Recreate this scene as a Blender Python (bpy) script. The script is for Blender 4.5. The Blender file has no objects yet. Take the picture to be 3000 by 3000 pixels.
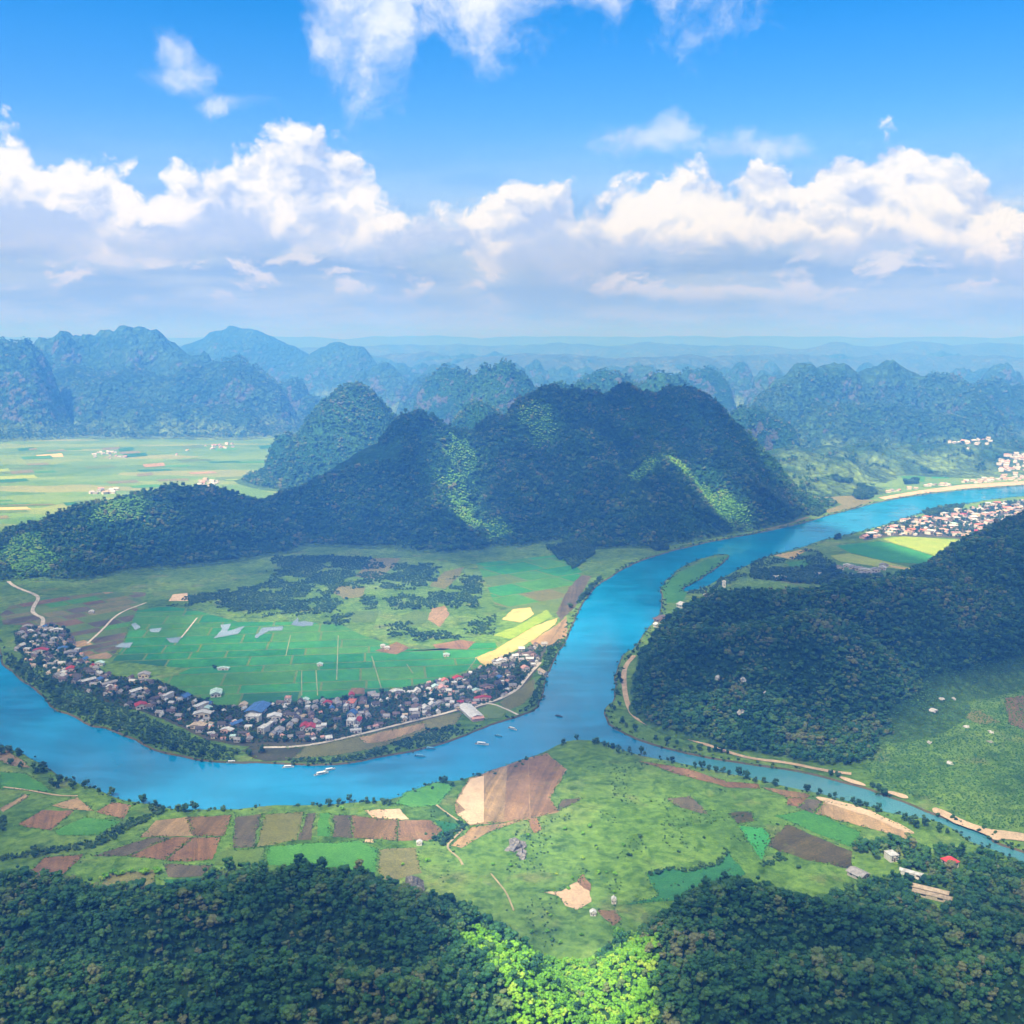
import bpy, bmesh, math, random
import numpy as np
from mathutils import Vector, Matrix
from mathutils.geometry import delaunay_2d_cdt

random.seed(7); RNG = np.random.default_rng(7)
R = math.radians
SC = bpy.context.scene
COL = SC.collection

# ------------------------------------------------------------------ camera
CAM_H = 500.0                      # metres above the river
PITCH = 9.1                        # degrees below the horizon
FPX = 1500 / math.tan(R(25))       # focal length for a 3000 unit wide picture
cam = bpy.data.cameras.new('camera'); cam.sensor_width = 36; cam.lens = 18 / math.tan(R(25))
cam.clip_start = 1; cam.clip_end = 200000
camo = bpy.data.objects.new('camera', cam); COL.objects.link(camo)
camo.location = (0, 0, CAM_H); camo.rotation_euler = (R(90 - PITCH), 0, 0)
SC.camera = camo

SC.render.engine = 'CYCLES'
SC.cycles.use_denoising = True; SC.cycles.use_adaptive_sampling = True; SC.cycles.adaptive_threshold = .02; SC.cycles.adaptive_min_samples = 12
SC.cycles.max_bounces = 4
SC.cycles.diffuse_bounces = 1; SC.cycles.glossy_bounces = 1
SC.cycles.transmission_bounces = 1; SC.cycles.volume_bounces = 0
SC.cycles.transparent_max_bounces = 8
SC.cycles.sample_clamp_indirect = 6
SC.view_settings.view_transform = 'Standard'; SC.view_settings.look = 'None'
SC.view_settings.gamma = 1; SC.view_settings.exposure = 1.4

# ------------------------------------------------------------------ sun
SUN_EL, SUN_AZ = 54.0, 212.0       # azimuth clockwise from +Y: the sun stands behind the camera, to the left
sdir = Vector((math.sin(R(SUN_AZ)) * math.cos(R(SUN_EL)), math.cos(R(SUN_AZ)) * math.cos(R(SUN_EL)), math.sin(R(SUN_EL))))
sl = bpy.data.lights.new('sun', 'SUN'); sl.energy = 4.1; sl.angle = R(0.55); sl.color = (1, .965, .90)
so = bpy.data.objects.new('sun', sl); COL.objects.link(so)
so.rotation_euler = sdir.to_track_quat('Z', 'Y').to_euler(); so.location = (0, 0, 3000)

# ------------------------------------------------------------------ node helpers
class NT:
    def __init__(s, tree): s.t = tree; s.n = tree.nodes; s.l = tree.links
    def new(s, typ, **kw):
        n = s.n.new(typ)
        for k, v in kw.items(): setattr(n, k, v)
        return n
    def put(s, sock, v):
        if hasattr(v, 'is_output') or isinstance(v, bpy.types.NodeSocket): s.l.new(v, sock)
        elif v is not None: sock.default_value = v
    def math(s, op, a, b=None, c=None, clamp=False):
        n = s.new('ShaderNodeMath', operation=op, use_clamp=clamp)
        s.put(n.inputs[0], a)
        if b is not None: s.put(n.inputs[1], b)
        if c is not None: s.put(n.inputs[2], c)
        return n.outputs[0]
    def vmath(s, op, a, b=None):
        n = s.new('ShaderNodeVectorMath', operation=op)
        s.put(n.inputs[0], a)
        if b is not None: s.put(n.inputs[1], b)
        return n.outputs['Value'] if op in ('LENGTH', 'DOT_PRODUCT', 'DISTANCE') else n.outputs[0]
    def noise(s, vec, scale, detail=4, rough=.55, lac=2.0, dist=0.0):
        n = s.new('ShaderNodeTexNoise'); s.put(n.inputs['Vector'], vec)
        n.inputs['Scale'].default_value = scale; n.inputs['Detail'].default_value = detail
        n.inputs['Roughness'].default_value = rough; n.inputs['Lacunarity'].default_value = lac
        n.inputs['Distortion'].default_value = dist
        return n.outputs[0], n.outputs[1]
    def noise2(s, *a, **k):
        r = s.noise(*a, **k); r[0].node.noise_dimensions = '2D'; return r
    def mapr(s, v, a, b, c=0., d=1., smooth=True):
        n = s.new('ShaderNodeMapRange'); n.interpolation_type = 'SMOOTHSTEP' if smooth else 'LINEAR'
        s.put(n.inputs[0], v)
        for i, x in enumerate((a, b, c, d)): s.put(n.inputs[i + 1], x)
        return n.outputs[0]
    def mix(s, f, a, b, blend='MIX'):
        n = s.new('ShaderNodeMix', data_type='RGBA', blend_type=blend)
        s.put(n.inputs[0], f); s.put(n.inputs[6], a if not isinstance(a, tuple) else (*a, 1)[:4]); s.put(n.inputs[7], b if not isinstance(b, tuple) else (*b, 1)[:4])
        return n.outputs[2]
    def ramp(s, f, stops):
        n = s.new('ShaderNodeValToRGB'); e = n.color_ramp.elements
        while len(e) < len(stops): e.new(.5)
        for x, (p, c) in zip(e, stops): x.position = p; x.color = (*c, 1)
        s.put(n.inputs[0], f); return n.outputs[0]
    def curve(s, f, pts):
        n = s.new('ShaderNodeFloatCurve'); c = n.mapping.curves[0]
        n.mapping.use_clip = False
        while len(c.points) < len(pts): c.points.new(.5, .5)
        for p, (x, y) in zip(c.points, pts): p.location = (x, y); p.handle_type = 'AUTO'
        n.mapping.update(); s.put(n.inputs[1], f); return n.outputs[0]

# ------------------------------------------------------------------ sky
def az_el(u, v):
    xn, yn = (u - 1500) / FPX, (1500 - v) / FPX
    p = R(PITCH)
    d = Vector((xn, math.cos(p) + yn * math.sin(p), -math.sin(p) + yn * math.cos(p))).normalized()
    return math.atan2(d.x, d.y), math.asin(d.z)

def build_sky():
    w = bpy.data.worlds.new('World'); SC.world = w; w.use_nodes = True
    w.cycles.sampling_method = 'MANUAL'; w.cycles.sample_map_resolution = 256
    T = NT(w.node_tree); T.n.clear()
    out = T.new('ShaderNodeOutputWorld'); bg = T.new('ShaderNodeBackground')
    T.l.new(bg.outputs[0], out.inputs[0])
    sky = T.new('ShaderNodeTexSky', sky_type='NISHITA'); sky.sun_disc = False
    sky.sun_elevation = R(SUN_EL); sky.sun_rotation = R(SUN_AZ); sky.altitude = 500
    sky.air_density = 1.0; sky.dust_density = 0.3; sky.ozone_density = 3.0
    hs = T.new('ShaderNodeHueSaturation'); T.l.new(sky.outputs[0], hs.inputs['Color'])
    hs.inputs['Saturation'].default_value = 1.5; hs.inputs['Value'].default_value = 1.0
    g = T.new('ShaderNodeNewGeometry').outputs['Incoming']
    d = T.vmath('MULTIPLY', g, (-1, -1, -1))
    sep = T.new('ShaderNodeSeparateXYZ'); T.l.new(d, sep.inputs[0])
    az = T.math('ARCTAN2', sep.outputs[0], sep.outputs[1])
    el = T.math('ARCSINE', sep.outputs[2])
    # the bank of cumulus repeats, mirrored, round the whole horizon
    A = R(26.0)
    azf = T.math('SUBTRACT', T.math('PINGPONG', T.math('ADD', az, A), 2 * A), A)
    comb = T.new('ShaderNodeCombineXYZ'); T.put(comb.inputs[0], azf); T.put(comb.inputs[1], el)
    P = comb.outputs[0]
    # warp
    wn = T.noise2(P, 9, 5, .6)[1]
    wv = T.vmath('MULTIPLY', T.vmath('SUBTRACT', wn, (.5, .5, .5)), (.050, .040, 0))
    P2 = T.vmath('ADD', P, wv)
    s2 = T.new('ShaderNodeSeparateXYZ'); T.l.new(P2, s2.inputs[0])
    a2, e2 = s2.outputs[0], s2.outputs[1]
    cx = T.math('MULTIPLY_ADD', a2, 1 / (2 * A), .5)
    EM = R(30.0)                     # curves store el / EM
    def crv(pts):
        q = []
        for u, v in pts:
            a, e = az_el(u, v); q.append(((a + A) / (2 * A), e / EM))
        q = [(max(0, min(1, x)), y) for x, y in q]
        return T.math('MULTIPLY', T.curve(cx, q), EM)
    top = crv([(-100, 300), (0, 315), (60, 345), (110, 430), (200, 428), (300, 445), (370, 480), (400, 560), (435, 555), (490, 480), (560, 462), (640, 480), (700, 430), (730, 395), (790, 355), (860, 345), (950, 370), (1030, 430), (1080, 510), (1130, 575), (1200, 615), (1290, 610), (1360, 570), (1430, 535), (1490, 500), (1570, 510), (1650, 525), (1700, 570), (1770, 545), (1840, 505), (1920, 500), (2060, 492), (2190, 500), (2270, 455), (2330, 478), (2375, 540), (2430, 480), (2510, 435), (2610, 400), (2700, 388), (2800, 412), (2870, 460), (2930, 520), (3000, 560), (3100, 540)])
    bil = T.new('ShaderNodeTexVoronoi', feature='SMOOTH_F1', voronoi_dimensions='2D'); bil.inputs['Scale'].default_value = 26
    bil.inputs['Detail'].default_value = 3; bil.inputs['Roughness'].default_value = .55; bil.inputs['Smoothness'].default_value = .35
    T.l.new(T.vmath('MULTIPLY', P2, (1, 1.25, 1)), bil.inputs['Vector'])
    billow = T.math('SUBTRACT', .45, bil.outputs['Distance'])
    fb = T.noise2(P, 34, 6, .62)[0]
    fb0 = T.math('SUBTRACT', fb, .5)
    under = T.math('SUBTRACT', top, e2)             # > 0 inside the bank (rad)
    rag = T.math('MULTIPLY_ADD', billow, .030, T.math('MULTIPLY', fb0, .030))
    dens = T.math('ADD', T.math('ADD', under, .010), rag)
    bank = T.mapr(dens, 0.0, .018)
    # bank thins out towards its flat bases and lets the pale air of the horizon through
    bl = crv([(-100, 700), (0, 705), (350, 735), (600, 700), (800, 690), (1000, 700), (1180, 722), (1300, 690), (1500, 760), (1700, 780), (1900, 720), (2150, 705), (2330, 690), (2480, 730), (2620, 690), (2800, 740), (3000, 790), (3100, 790)])
    abv = T.math('ADD', T.math('SUBTRACT', el, bl), T.math('MULTIPLY', fb0, .030))
    base = T.mapr(abv, -.022, .004)
    # relief: light comes from above left; sample the billows again a little toward it
    bil2 = T.new('ShaderNodeTexVoronoi', feature='SMOOTH_F1', voronoi_dimensions='2D'); bil2.inputs['Scale'].default_value = 26
    bil2.inputs['Detail'].default_value = 2; bil2.inputs['Roughness'].default_value = .55; bil2.inputs['Smoothness'].default_value = .5
    T.l.new(T.vmath('MULTIPLY', T.vmath('ADD', P2, (-.004, .012, 0)), (1, 1.25, 1)), bil2.inputs['Vector'])
    rel = T.math('SUBTRACT', bil2.outputs['Distance'], bil.outputs['Distance'])
    big = T.noise2(T.vmath('MULTIPLY', P2, (1, 1.6, 1)), 11, 4, .55)[0]
    lit = T.math('ADD', T.math('MULTIPLY', rel, 1.1), T.mapr(big, .38, .64, 0, .85))
    lit = T.math('ADD', lit, T.mapr(under, .15, .0, -.12, .40))
    lit = T.math('MULTIPLY', T.math('ADD', lit, .1, clamp=True), T.mapr(T.math('ADD', abv, T.math('MULTIPLY', T.math('SUBTRACT', big, .5), .10)), -.004, .030, .12, 1.0))
    lit = T.math('MINIMUM', lit, 1.0)
    K = 1.0
    ccol = T.mix(lit, (.43, .58, .90), (.87, .90, .95))
    # upper loose cloud
    low = crv([(-100, -200), (300, -160), (700, -120), (820, -60), (880, 40), (930, 190), (1000, 265), (1080, 330), (1150, 370), (1190, 290), (1230, 150), (1320, 165), (1450, 180), (1590, 140), (1680, 70), (1720, 40), (1760, 105), (1810, 85), (1870, 25), (1950, 60), (2050, 105), (2140, 70), (2200, 0), (2300, -80), (2600, -170), (3100, -200)])
    up = T.math('SUBTRACT', e2, low)
    upn = T.noise2(T.vmath('MULTIPLY', P2, (1, 1.1, 1)), 17, 6, .62)[0]
    upm = T.mapr(T.math('ADD', up, T.math('MULTIPLY', T.math('SUBTRACT', upn, .5), .15)), -.012, .085)
    # loose scraps between
    def blob(u, v, ru, rv):
        a, e = az_el(u, v); q = T.vmath('MULTIPLY', T.vmath('SUBTRACT', P2, (a, e, 0)), (FPX / ru, FPX / rv, 0))
        return T.math('SUBTRACT', 1.0, T.vmath('LENGTH', q))
    sc_ = blob(500, 150, 75, 75)
    for b in ((530, 225, 130, 65), (1010, 150, 90, 90), (1850, 410, 170, 70), (2000, 385, 90, 60), (2200, 440, 240, 60), (660, 300, 150, 40)):
        sc_ = T.math('MAXIMUM', sc_, blob(*b))
    scm = T.mapr(T.math('ADD', sc_, T.math('MULTIPLY', T.math('SUBTRACT', upn, .5), 1.6)), 0, .95, 0, .62)
    upc = T.mix(T.mapr(upn, .36, .66), (.47, .63, .93), (.84, .89, .97))
    loose = T.math('MAXIMUM', upm, scm)
    # pale layered air under the bank
    lay = T.noise2(T.vmath('MULTIPLY', P, (1, 5.5, 1)), 8, 4, .55)[0]
    pale = T.mix(T.mapr(lay, .35, .65), (.25, .43, .82), (.37, .54, .85))
    palem = T.mapr(el, R(11.0), R(3.2), 0, .92)
    # compose (cloud radiance is set against the sky's own strength)
    ST = .085
    skyc = T.mix(1.0, hs.outputs[0], (ST, ST, ST), 'MULTIPLY')
    tint = T.mix(1.0, skyc, T.ramp(T.mapr(el, 0, R(40), 0, 1, False), [(0, (1.7, 1.55, 1.70)), (.35, (2.3, 1.75, 1.95)), (1, (1.6, 1.45, 1.7))]), 'MULTIPLY')
    c = T.mix(palem, tint, pale)
    scr = T.noise2(T.vmath('MULTIPLY', P2, (1, 2.6, 1)), 15, 6, .6)[0]
    c = T.mix(T.math('MULTIPLY', T.mapr(scr, .50, .66, 0, .8), T.math('MULTIPLY', T.mapr(el, R(1.2), R(3.0)), T.mapr(el, R(7.5), R(5.0)))), c, (.74, .80, .92))
    c = T.mix(T.math('MULTIPLY', loose, .9), c, upc)
    c = T.mix(T.math('MULTIPLY', bank, T.math('MULTIPLY_ADD', base, .95, .02)), c, ccol)
    c2 = T.mix(1.0, c, (.47, .47, .47), 'MULTIPLY')
    T.l.new(c2, bg.inputs[0]); bg.inputs[1].default_value = 1.0
build_sky()

# ------------------------------------------------------------------ noise, picture-to-place helpers
_perm = np.random.default_rng(3).permutation(512)
_perm = np.concatenate([_perm, _perm])
_ga = np.random.default_rng(4).uniform(0, 2 * np.pi, 1024)
def perlin(x, y):
    xi = np.floor(x).astype(int); yi = np.floor(y).astype(int); xf = x - xi; yf = y - yi
    u = xf**3 * (xf * (xf * 6 - 15) + 10); v = yf**3 * (yf * (yf * 6 - 15) + 10)
    def g(ix, iy, dx, dy):
        a = _ga[_perm[(_perm[ix & 511] + iy) & 511]]
        return np.cos(a) * dx + np.sin(a) * dy
    n00 = g(xi, yi, xf, yf); n10 = g(xi + 1, yi, xf - 1, yf); n01 = g(xi, yi + 1, xf, yf - 1); n11 = g(xi + 1, yi + 1, xf - 1, yf - 1)
    return 1.4 * ((n00 * (1 - u) + n10 * u) * (1 - v) + (n01 * (1 - u) + n11 * u) * v)
def fbm(x, y, L, o=4, gain=.5):
    s = 0; a = 1; t = 0
    for i in range(o):
        s = s + a * perlin(x / L + 17.3 * i, y / L - 9.1 * i); t += a; a *= gain; L /= 2.03
    return s / t
GZ = 1.6                          # level of the flood plain above the water
_cp, _sp = math.cos(R(PITCH)), math.sin(R(PITCH))
def ray(u, v):
    xn, yn = (u - 1500) / FPX, (1500 - v) / FPX
    return np.array((xn, _cp + yn * _sp, -_sp + yn * _cp))
def G(u, v, z=GZ):
    d = ray(u, v); k = (CAM_H - z) / max(1e-4, -d[2]); return (d[0] * k, d[1] * k)
def S(u, v, D):
    d = ray(u, v); k = D / d[1]; return (d[0] * k, D, CAM_H + d[2] * k)
def to_px(x, y, z):
    f = y * _cp - (z - CAM_H) * _sp; up = y * _sp + (z - CAM_H) * _cp
    return 1500 + FPX * x / f, 1500 - FPX * up / f
def zoomed(ox, oy, s):
    return lambda *pts: [(ox + s * x, oy + s * y) for x, y in pts]
Z1 = zoomed(0, 1600, 900 / 1932); Z2 = zoomed(800, 1600, 900 / 1932); Z3 = zoomed(1600, 1400, 700 / 1932)
Z4 = zoomed(2200, 1300, 800 / 1932); Z5 = zoomed(1700, 1900, 1300 / 1932); Z6 = zoomed(0, 2150, 1000 / 1932); Z7 = zoomed(900, 2150, 1000 / 1932)
Z8 = zoomed(1200, 1850, 500 / 1932); Z9 = zoomed(1400, 900, 1600 / 1932); ZA = zoomed(500, 1950, 400 / 1932); ZB = zoomed(850, 1950, 400 / 1932); ZC = zoomed(2450, 2400, 550 / 1932)
ZD = zoomed(0, 1750, 400 / 1932); ZE = zoomed(200, 1950, 500 / 1932); ZF = zoomed(1850, 1550, 1100 / 1932); ZG = zoomed(1500, 2500, 1000 / 1932); ZH = zoomed(0, 900, 1500 / 1932)
def inpoly(P, poly):
    x, y = P[:, 0], P[:, 1]; c = np.zeros(len(P), bool); n = len(poly)
    for i in range(n):
        x1, y1 = poly[i]; x2, y2 = poly[i - 1]
        if y1 == y2: continue
        m = ((y1 > y) != (y2 > y)) & (x < (x2 - x1) * (y - y1) / (y2 - y1) + x1)
        c ^= m
    return c
def chaikin(p, k=1, closed=True):
    p = [np.array(q, float) for q in p]
    for _ in range(k):
        q = []
        n = len(p)
        for i in range(n if closed else n - 1):
            a, b = p[i], p[(i + 1) % n]; q += [a * .75 + b * .25, a * .25 + b * .75]
        p = q if closed else [p[0]] + q + [p[-1]]
    return [tuple(a) for a in p]

# ------------------------------------------------------------------ object helpers
def mesh(name, verts, faces, smooth=False):
    m = bpy.data.meshes.new(name); m.from_pydata([tuple(map(float, v)) for v in verts], [], [list(map(int, f)) for f in faces]); m.update()
    if smooth: m.shade_smooth()
    return m
def link(name, data, mat=None, parent=None, loc=None):
    o = bpy.data.objects.new(name, data); COL.objects.link(o)
    if mat is not None and data is not None and not data.materials: data.materials.append(mat)
    if parent is not None: o.parent = parent
    if loc is not None: o.location = loc
    return o
def tag(o, label=None, cat=None, group=None, kind=None):
    if label: o['label'] = label
    if cat: o['category'] = cat
    if group: o['group'] = group
    if kind: o['kind'] = kind
    return o

# ------------------------------------------------------------------ materials
MATS = {}
def mat(name):
    m = bpy.data.materials.new(name); m.use_nodes = True; T = NT(m.node_tree)
    b = T.n['Principled BSDF']; MATS[name] = m
    return m, T, b
def plain(name, col, rough=.85, var=.18, scale=.25, spec=.2):
    m, T, b = mat(name)
    p = T.new('ShaderNodeNewGeometry').outputs['Position']
    f = T.noise(p, scale, 4)[0]
    oi = T.new('ShaderNodeObjectInfo').outputs['Random']
    k = T.math('ADD', T.mapr(f, .3, .7, 1 - var, 1 + var), T.math('MULTIPLY_ADD', oi, .2, -.1))
    n = T.new('ShaderNodeMix', data_type='RGBA', blend_type='MULTIPLY'); n.inputs[0].default_value = 1
    n.inputs[6].default_value = (*col, 1); cb = T.new('ShaderNodeCombineColor')
    for i in range(3): T.l.new(k, cb.inputs[i])
    T.l.new(cb.outputs[0], n.inputs[7]); T.l.new(n.outputs[2], b.inputs['Base Color'])
    b.inputs['Roughness'].default_value = rough; b.inputs['Specular IOR Level'].default_value = spec
    return m
def field_mat(name, col, col2, rows=None, ang=0.0, var=.5, patch=1 / 45):
    """crop or soil: two tones in patches, and rows where rows is their spacing in metres"""
    m, T, b = mat(name)
    p = T.new('ShaderNodeNewGeometry').outputs['Position']
    f = T.mapr(T.noise(p, patch, 5, .6)[0], .35, .66)
    oi = T.new('ShaderNodeObjectInfo').outputs['Random']
    f = T.math('ADD', T.math('MULTIPLY', f, var), T.math('MULTIPLY_ADD', oi, .7, -.15), clamp=True)
    c = T.mix(f, col, col2)
    fine = T.noise(p, .45, 4, .65)[0]
    c = T.mix(1.0, c, T.ramp(fine, [(.3, (.74, .74, .74)), (.7, (1.2, 1.2, 1.2))]), 'MULTIPLY')
    if rows:
        mp = T.new('ShaderNodeMapping'); T.l.new(T.vmath('ADD', p, T.vmath('MULTIPLY', T.noise(p, 1 / 40, 3)[1], (6, 6, 0))), mp.inputs[0]); mp.inputs['Rotation'].default_value = (0, 0, ang)
        st = T.noise(T.vmath('MULTIPLY', mp.outputs[0], (1 / rows, .02 / rows, 0)), 1.0, 4, .7)[0]
        wide = T.noise(T.vmath('MULTIPLY', mp.outputs[0], (.25 / rows, .012 / rows, 0)), 1.0, 3, .6)[0]
        k = T.math('ADD', T.math('MULTIPLY', st, .5), T.math('MULTIPLY', wide, .5))
        c = T.mix(1.0, c, T.ramp(k, [(.36, (.62, .66, .66)), (.5, (1.0, 1.0, 1.0)), (.64, (1.42, 1.34, 1.25))]), 'MULTIPLY')
    mot = T.noise(T.vmath('ADD', p, (70, -20, 0)), 1 / 14, 5, .68)[0]
    c = T.mix(T.mapr(mot, .56, .74, 0, .55), c, T.mix(.6, c, (.085, .135, .04)))
    c = T.mix(1.0, c, T.ramp(mot, [(.3, (.80, .82, .80)), (.7, (1.18, 1.15, 1.12))]), 'MULTIPLY')
    T.l.new(c, b.inputs['Base Color']); b.inputs['Roughness'].default_value = .92; b.inputs['Specular IOR Level'].default_value = .12
    bp = T.new('ShaderNodeBump'); bp.inputs['Strength'].default_value = .6; bp.inputs['Distance'].default_value = .6; T.l.new(fine, bp.inputs['Height']); T.l.new(bp.outputs[0], b.inputs['Normal'])
    return m

def foliage_mat(name, stops, patch=1 / 70, yellow=(.20, .24, .03), bump=False):
    m, T, b = mat(name)
    p = T.new('ShaderNodeNewGeometry').outputs['Position']
    oi = T.new('ShaderNodeObjectInfo').outputs['Random']
    f = T.math('ADD', T.math('MULTIPLY', oi, .80), T.mapr(T.noise(p, patch, 3)[0], .3, .7, -.18, .34), clamp=True)
    c = T.ramp(f, stops)
    fine = T.noise(p, .9, 3, .6)[0]
    c = T.mix(1.0, c, T.ramp(fine, [(.3, (.72, .74, .72)), (.7, (1.25, 1.22, 1.2))]), 'MULTIPLY')
    T.l.new(c, b.inputs['Base Color']); b.inputs['Roughness'].default_value = .75; b.inputs['Specular IOR Level'].default_value = .25
    return m
FOREST = foliage_mat('forest_leaves', [(0, (.010, .055, .026)), (.3, (.020, .095, .034)), (.6, (.040, .135, .038)), (.82, (.080, .160, .042)), (1, (.14, .17, .075))])
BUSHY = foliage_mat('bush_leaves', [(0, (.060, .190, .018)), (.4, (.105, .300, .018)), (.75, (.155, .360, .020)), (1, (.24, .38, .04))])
DARKLEAF = foliage_mat('village_leaves', [(0, (.011, .048, .024)), (.5, (.024, .085, .032)), (1, (.055, .12, .036))])
BARK = plain('bark', (.045, .042, .034), .95)

def hill_mat(name, c1, c2, c3, rock=.35, canopy=1 / 13, rockcol=(.10, .125, .13), bstr=.9, bdist=5.0, lowz=(15, 150)):
    m, T, b = mat(name)
    g = T.new('ShaderNodeNewGeometry'); p = g.outputs['Position']
    big = T.mapr(T.noise(p, 1 / 260, 5, .6)[0], .33, .68)
    c = T.mix(big, c1, c2)
    zs = T.new('ShaderNodeSeparateXYZ'); T.l.new(p, zs.inputs[0])
    low = T.math('ADD', T.mapr(zs.outputs[2], lowz[0], lowz[1], 1, 0), T.mapr(T.noise(p, 1 / 120, 4)[0], .35, .7, -.75 if lowz[1] > 50 else -.2, .15))
    c = T.mix(T.math('MAXIMUM', low, 0.0), c, c3)
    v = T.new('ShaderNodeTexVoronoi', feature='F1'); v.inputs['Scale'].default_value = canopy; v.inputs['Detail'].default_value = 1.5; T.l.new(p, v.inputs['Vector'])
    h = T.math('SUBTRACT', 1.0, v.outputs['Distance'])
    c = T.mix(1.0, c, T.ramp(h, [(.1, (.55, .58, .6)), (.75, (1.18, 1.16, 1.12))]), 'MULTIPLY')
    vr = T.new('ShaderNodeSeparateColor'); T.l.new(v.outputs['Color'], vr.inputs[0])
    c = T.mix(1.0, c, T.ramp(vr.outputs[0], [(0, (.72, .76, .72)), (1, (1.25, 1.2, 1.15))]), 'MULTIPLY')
    nz = T.new('ShaderNodeSeparateXYZ'); T.l.new(g.outputs['True Normal'], nz.inputs[0])
    st = T.math('ADD', nz.outputs[2], T.mapr(T.noise(p, 1 / 60, 5, .65)[0], .25, .75, -.30, .34))
    c = T.mix(T.mapr(st, rock, rock - .14), c, T.mix(T.noise(p, 1 / 25, 4)[0], rockcol, tuple(.45 * x for x in rockcol)))
    T.l.new(c, b.inputs['Base Color']); b.inputs['Roughness'].default_value = .95; b.inputs['Specular IOR Level'].default_value = .1
    bp = T.new('ShaderNodeBump'); bp.inputs['Strength'].default_value = bstr; bp.inputs['Distance'].default_value = bdist; T.l.new(h, bp.inputs['Height']); T.l.new(bp.outputs[0], b.inputs['Normal'])
    return m
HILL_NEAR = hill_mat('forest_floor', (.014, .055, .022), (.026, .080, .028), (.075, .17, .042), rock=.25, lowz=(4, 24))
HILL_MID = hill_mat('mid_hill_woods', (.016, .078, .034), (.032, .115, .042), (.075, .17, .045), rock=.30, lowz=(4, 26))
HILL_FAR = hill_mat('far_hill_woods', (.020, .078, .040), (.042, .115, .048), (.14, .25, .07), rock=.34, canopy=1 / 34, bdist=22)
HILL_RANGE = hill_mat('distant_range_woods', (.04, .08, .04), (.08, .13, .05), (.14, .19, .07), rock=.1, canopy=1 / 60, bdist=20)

def ground_mat():
    m, T, b = mat('flood_plain')
    p = T.new('ShaderNodeNewGeometry').outputs['Position']
    a = T.noise(p, 1 / 140, 6, .62)[0]; c2 = T.noise(T.vmath('ADD', p, (900, 400, 0)), 1 / 60, 5, .6)[0]; f = T.noise(p, 1 / 9, 5, .68)[0]
    c = T.ramp(a, [(.28, (.045, .120, .026)), (.43, (.085, .190, .036)), (.56, (.120, .240, .052)), (.72, (.17, .25, .075))])
    c = T.mix(T.mapr(c2, .56, .70, 0, .6), c, (.165, .190, .085))
    c = T.mix(T.mapr(T.noise(T.vmath('ADD', p, (-300, 1400, 0)), 1 / 34, 4, .6)[0], .56, .68, 0, .75), c, (.045, .115, .030))
    c = T.mix(1.0, c, T.ramp(f, [(.28, (.50, .56, .52)), (.72, (1.4, 1.3, 1.22))]), 'MULTIPLY')
    hum = T.noise(T.vmath('ADD', p, (50, 90, 0)), 1 / 22, 5, .7, 2.0, 1.2)[0]
    c = T.mix(1.0, c, T.ramp(hum, [(.36, (.55, .66, .58)), (.5, (1, 1, 1)), (.66, (1.25, 1.18, 1.1))]), 'MULTIPLY')
    # far off, a patchwork of parcels too small to pick apart
    st = T.vmath('MULTIPLY', p, (1 / 420, 1 / 130, 0)); v = T.new('ShaderNodeTexVoronoi', voronoi_dimensions='2D'); v.inputs['Scale'].default_value = 1.0
    T.l.new(T.vmath('ADD', st, T.vmath('MULTIPLY', T.noise(p, 1 / 220, 3)[1], (.8, .8, 0))), v.inputs['Vector'])
    vc = T.new('ShaderNodeSeparateColor'); T.l.new(v.outputs['Color'], vc.inputs[0])
    par = T.ramp(vc.outputs[0], [(0, (.05, .15, .045)), (.3, (.085, .20, .05)), (.6, (.14, .26, .06)), (.8, (.20, .30, .07)), (.92, (.28, .29, .10)), (1, (.32, .28, .13))])
    par = T.mix(.55, par, T.ramp(a, [(.3, (.06, .17, .045)), (.7, (.19, .30, .065))]))
    par = T.mix(1.0, par, T.ramp(f, [(.28, (.75, .78, .75)), (.72, (1.2, 1.18, 1.15))]), 'MULTIPLY')
    ys = T.new('ShaderNodeSeparateXYZ'); T.l.new(p, ys.inputs[0])
    c = T.mix(T.mapr(ys.outputs[1], 2700, 3100), c, par)
    T.l.new(c, b.inputs['Base Color']); b.inputs['Roughness'].default_value = .95; b.inputs['Specular IOR Level'].default_value = .1
    bp = T.new('ShaderNodeBump'); bp.inputs['Strength'].default_value = .8; bp.inputs['Distance'].default_value = 2.0; T.l.new(f, bp.inputs['Height']); T.l.new(bp.outputs[0], b.inputs['Normal'])
    return m
GROUND = ground_mat()
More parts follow.
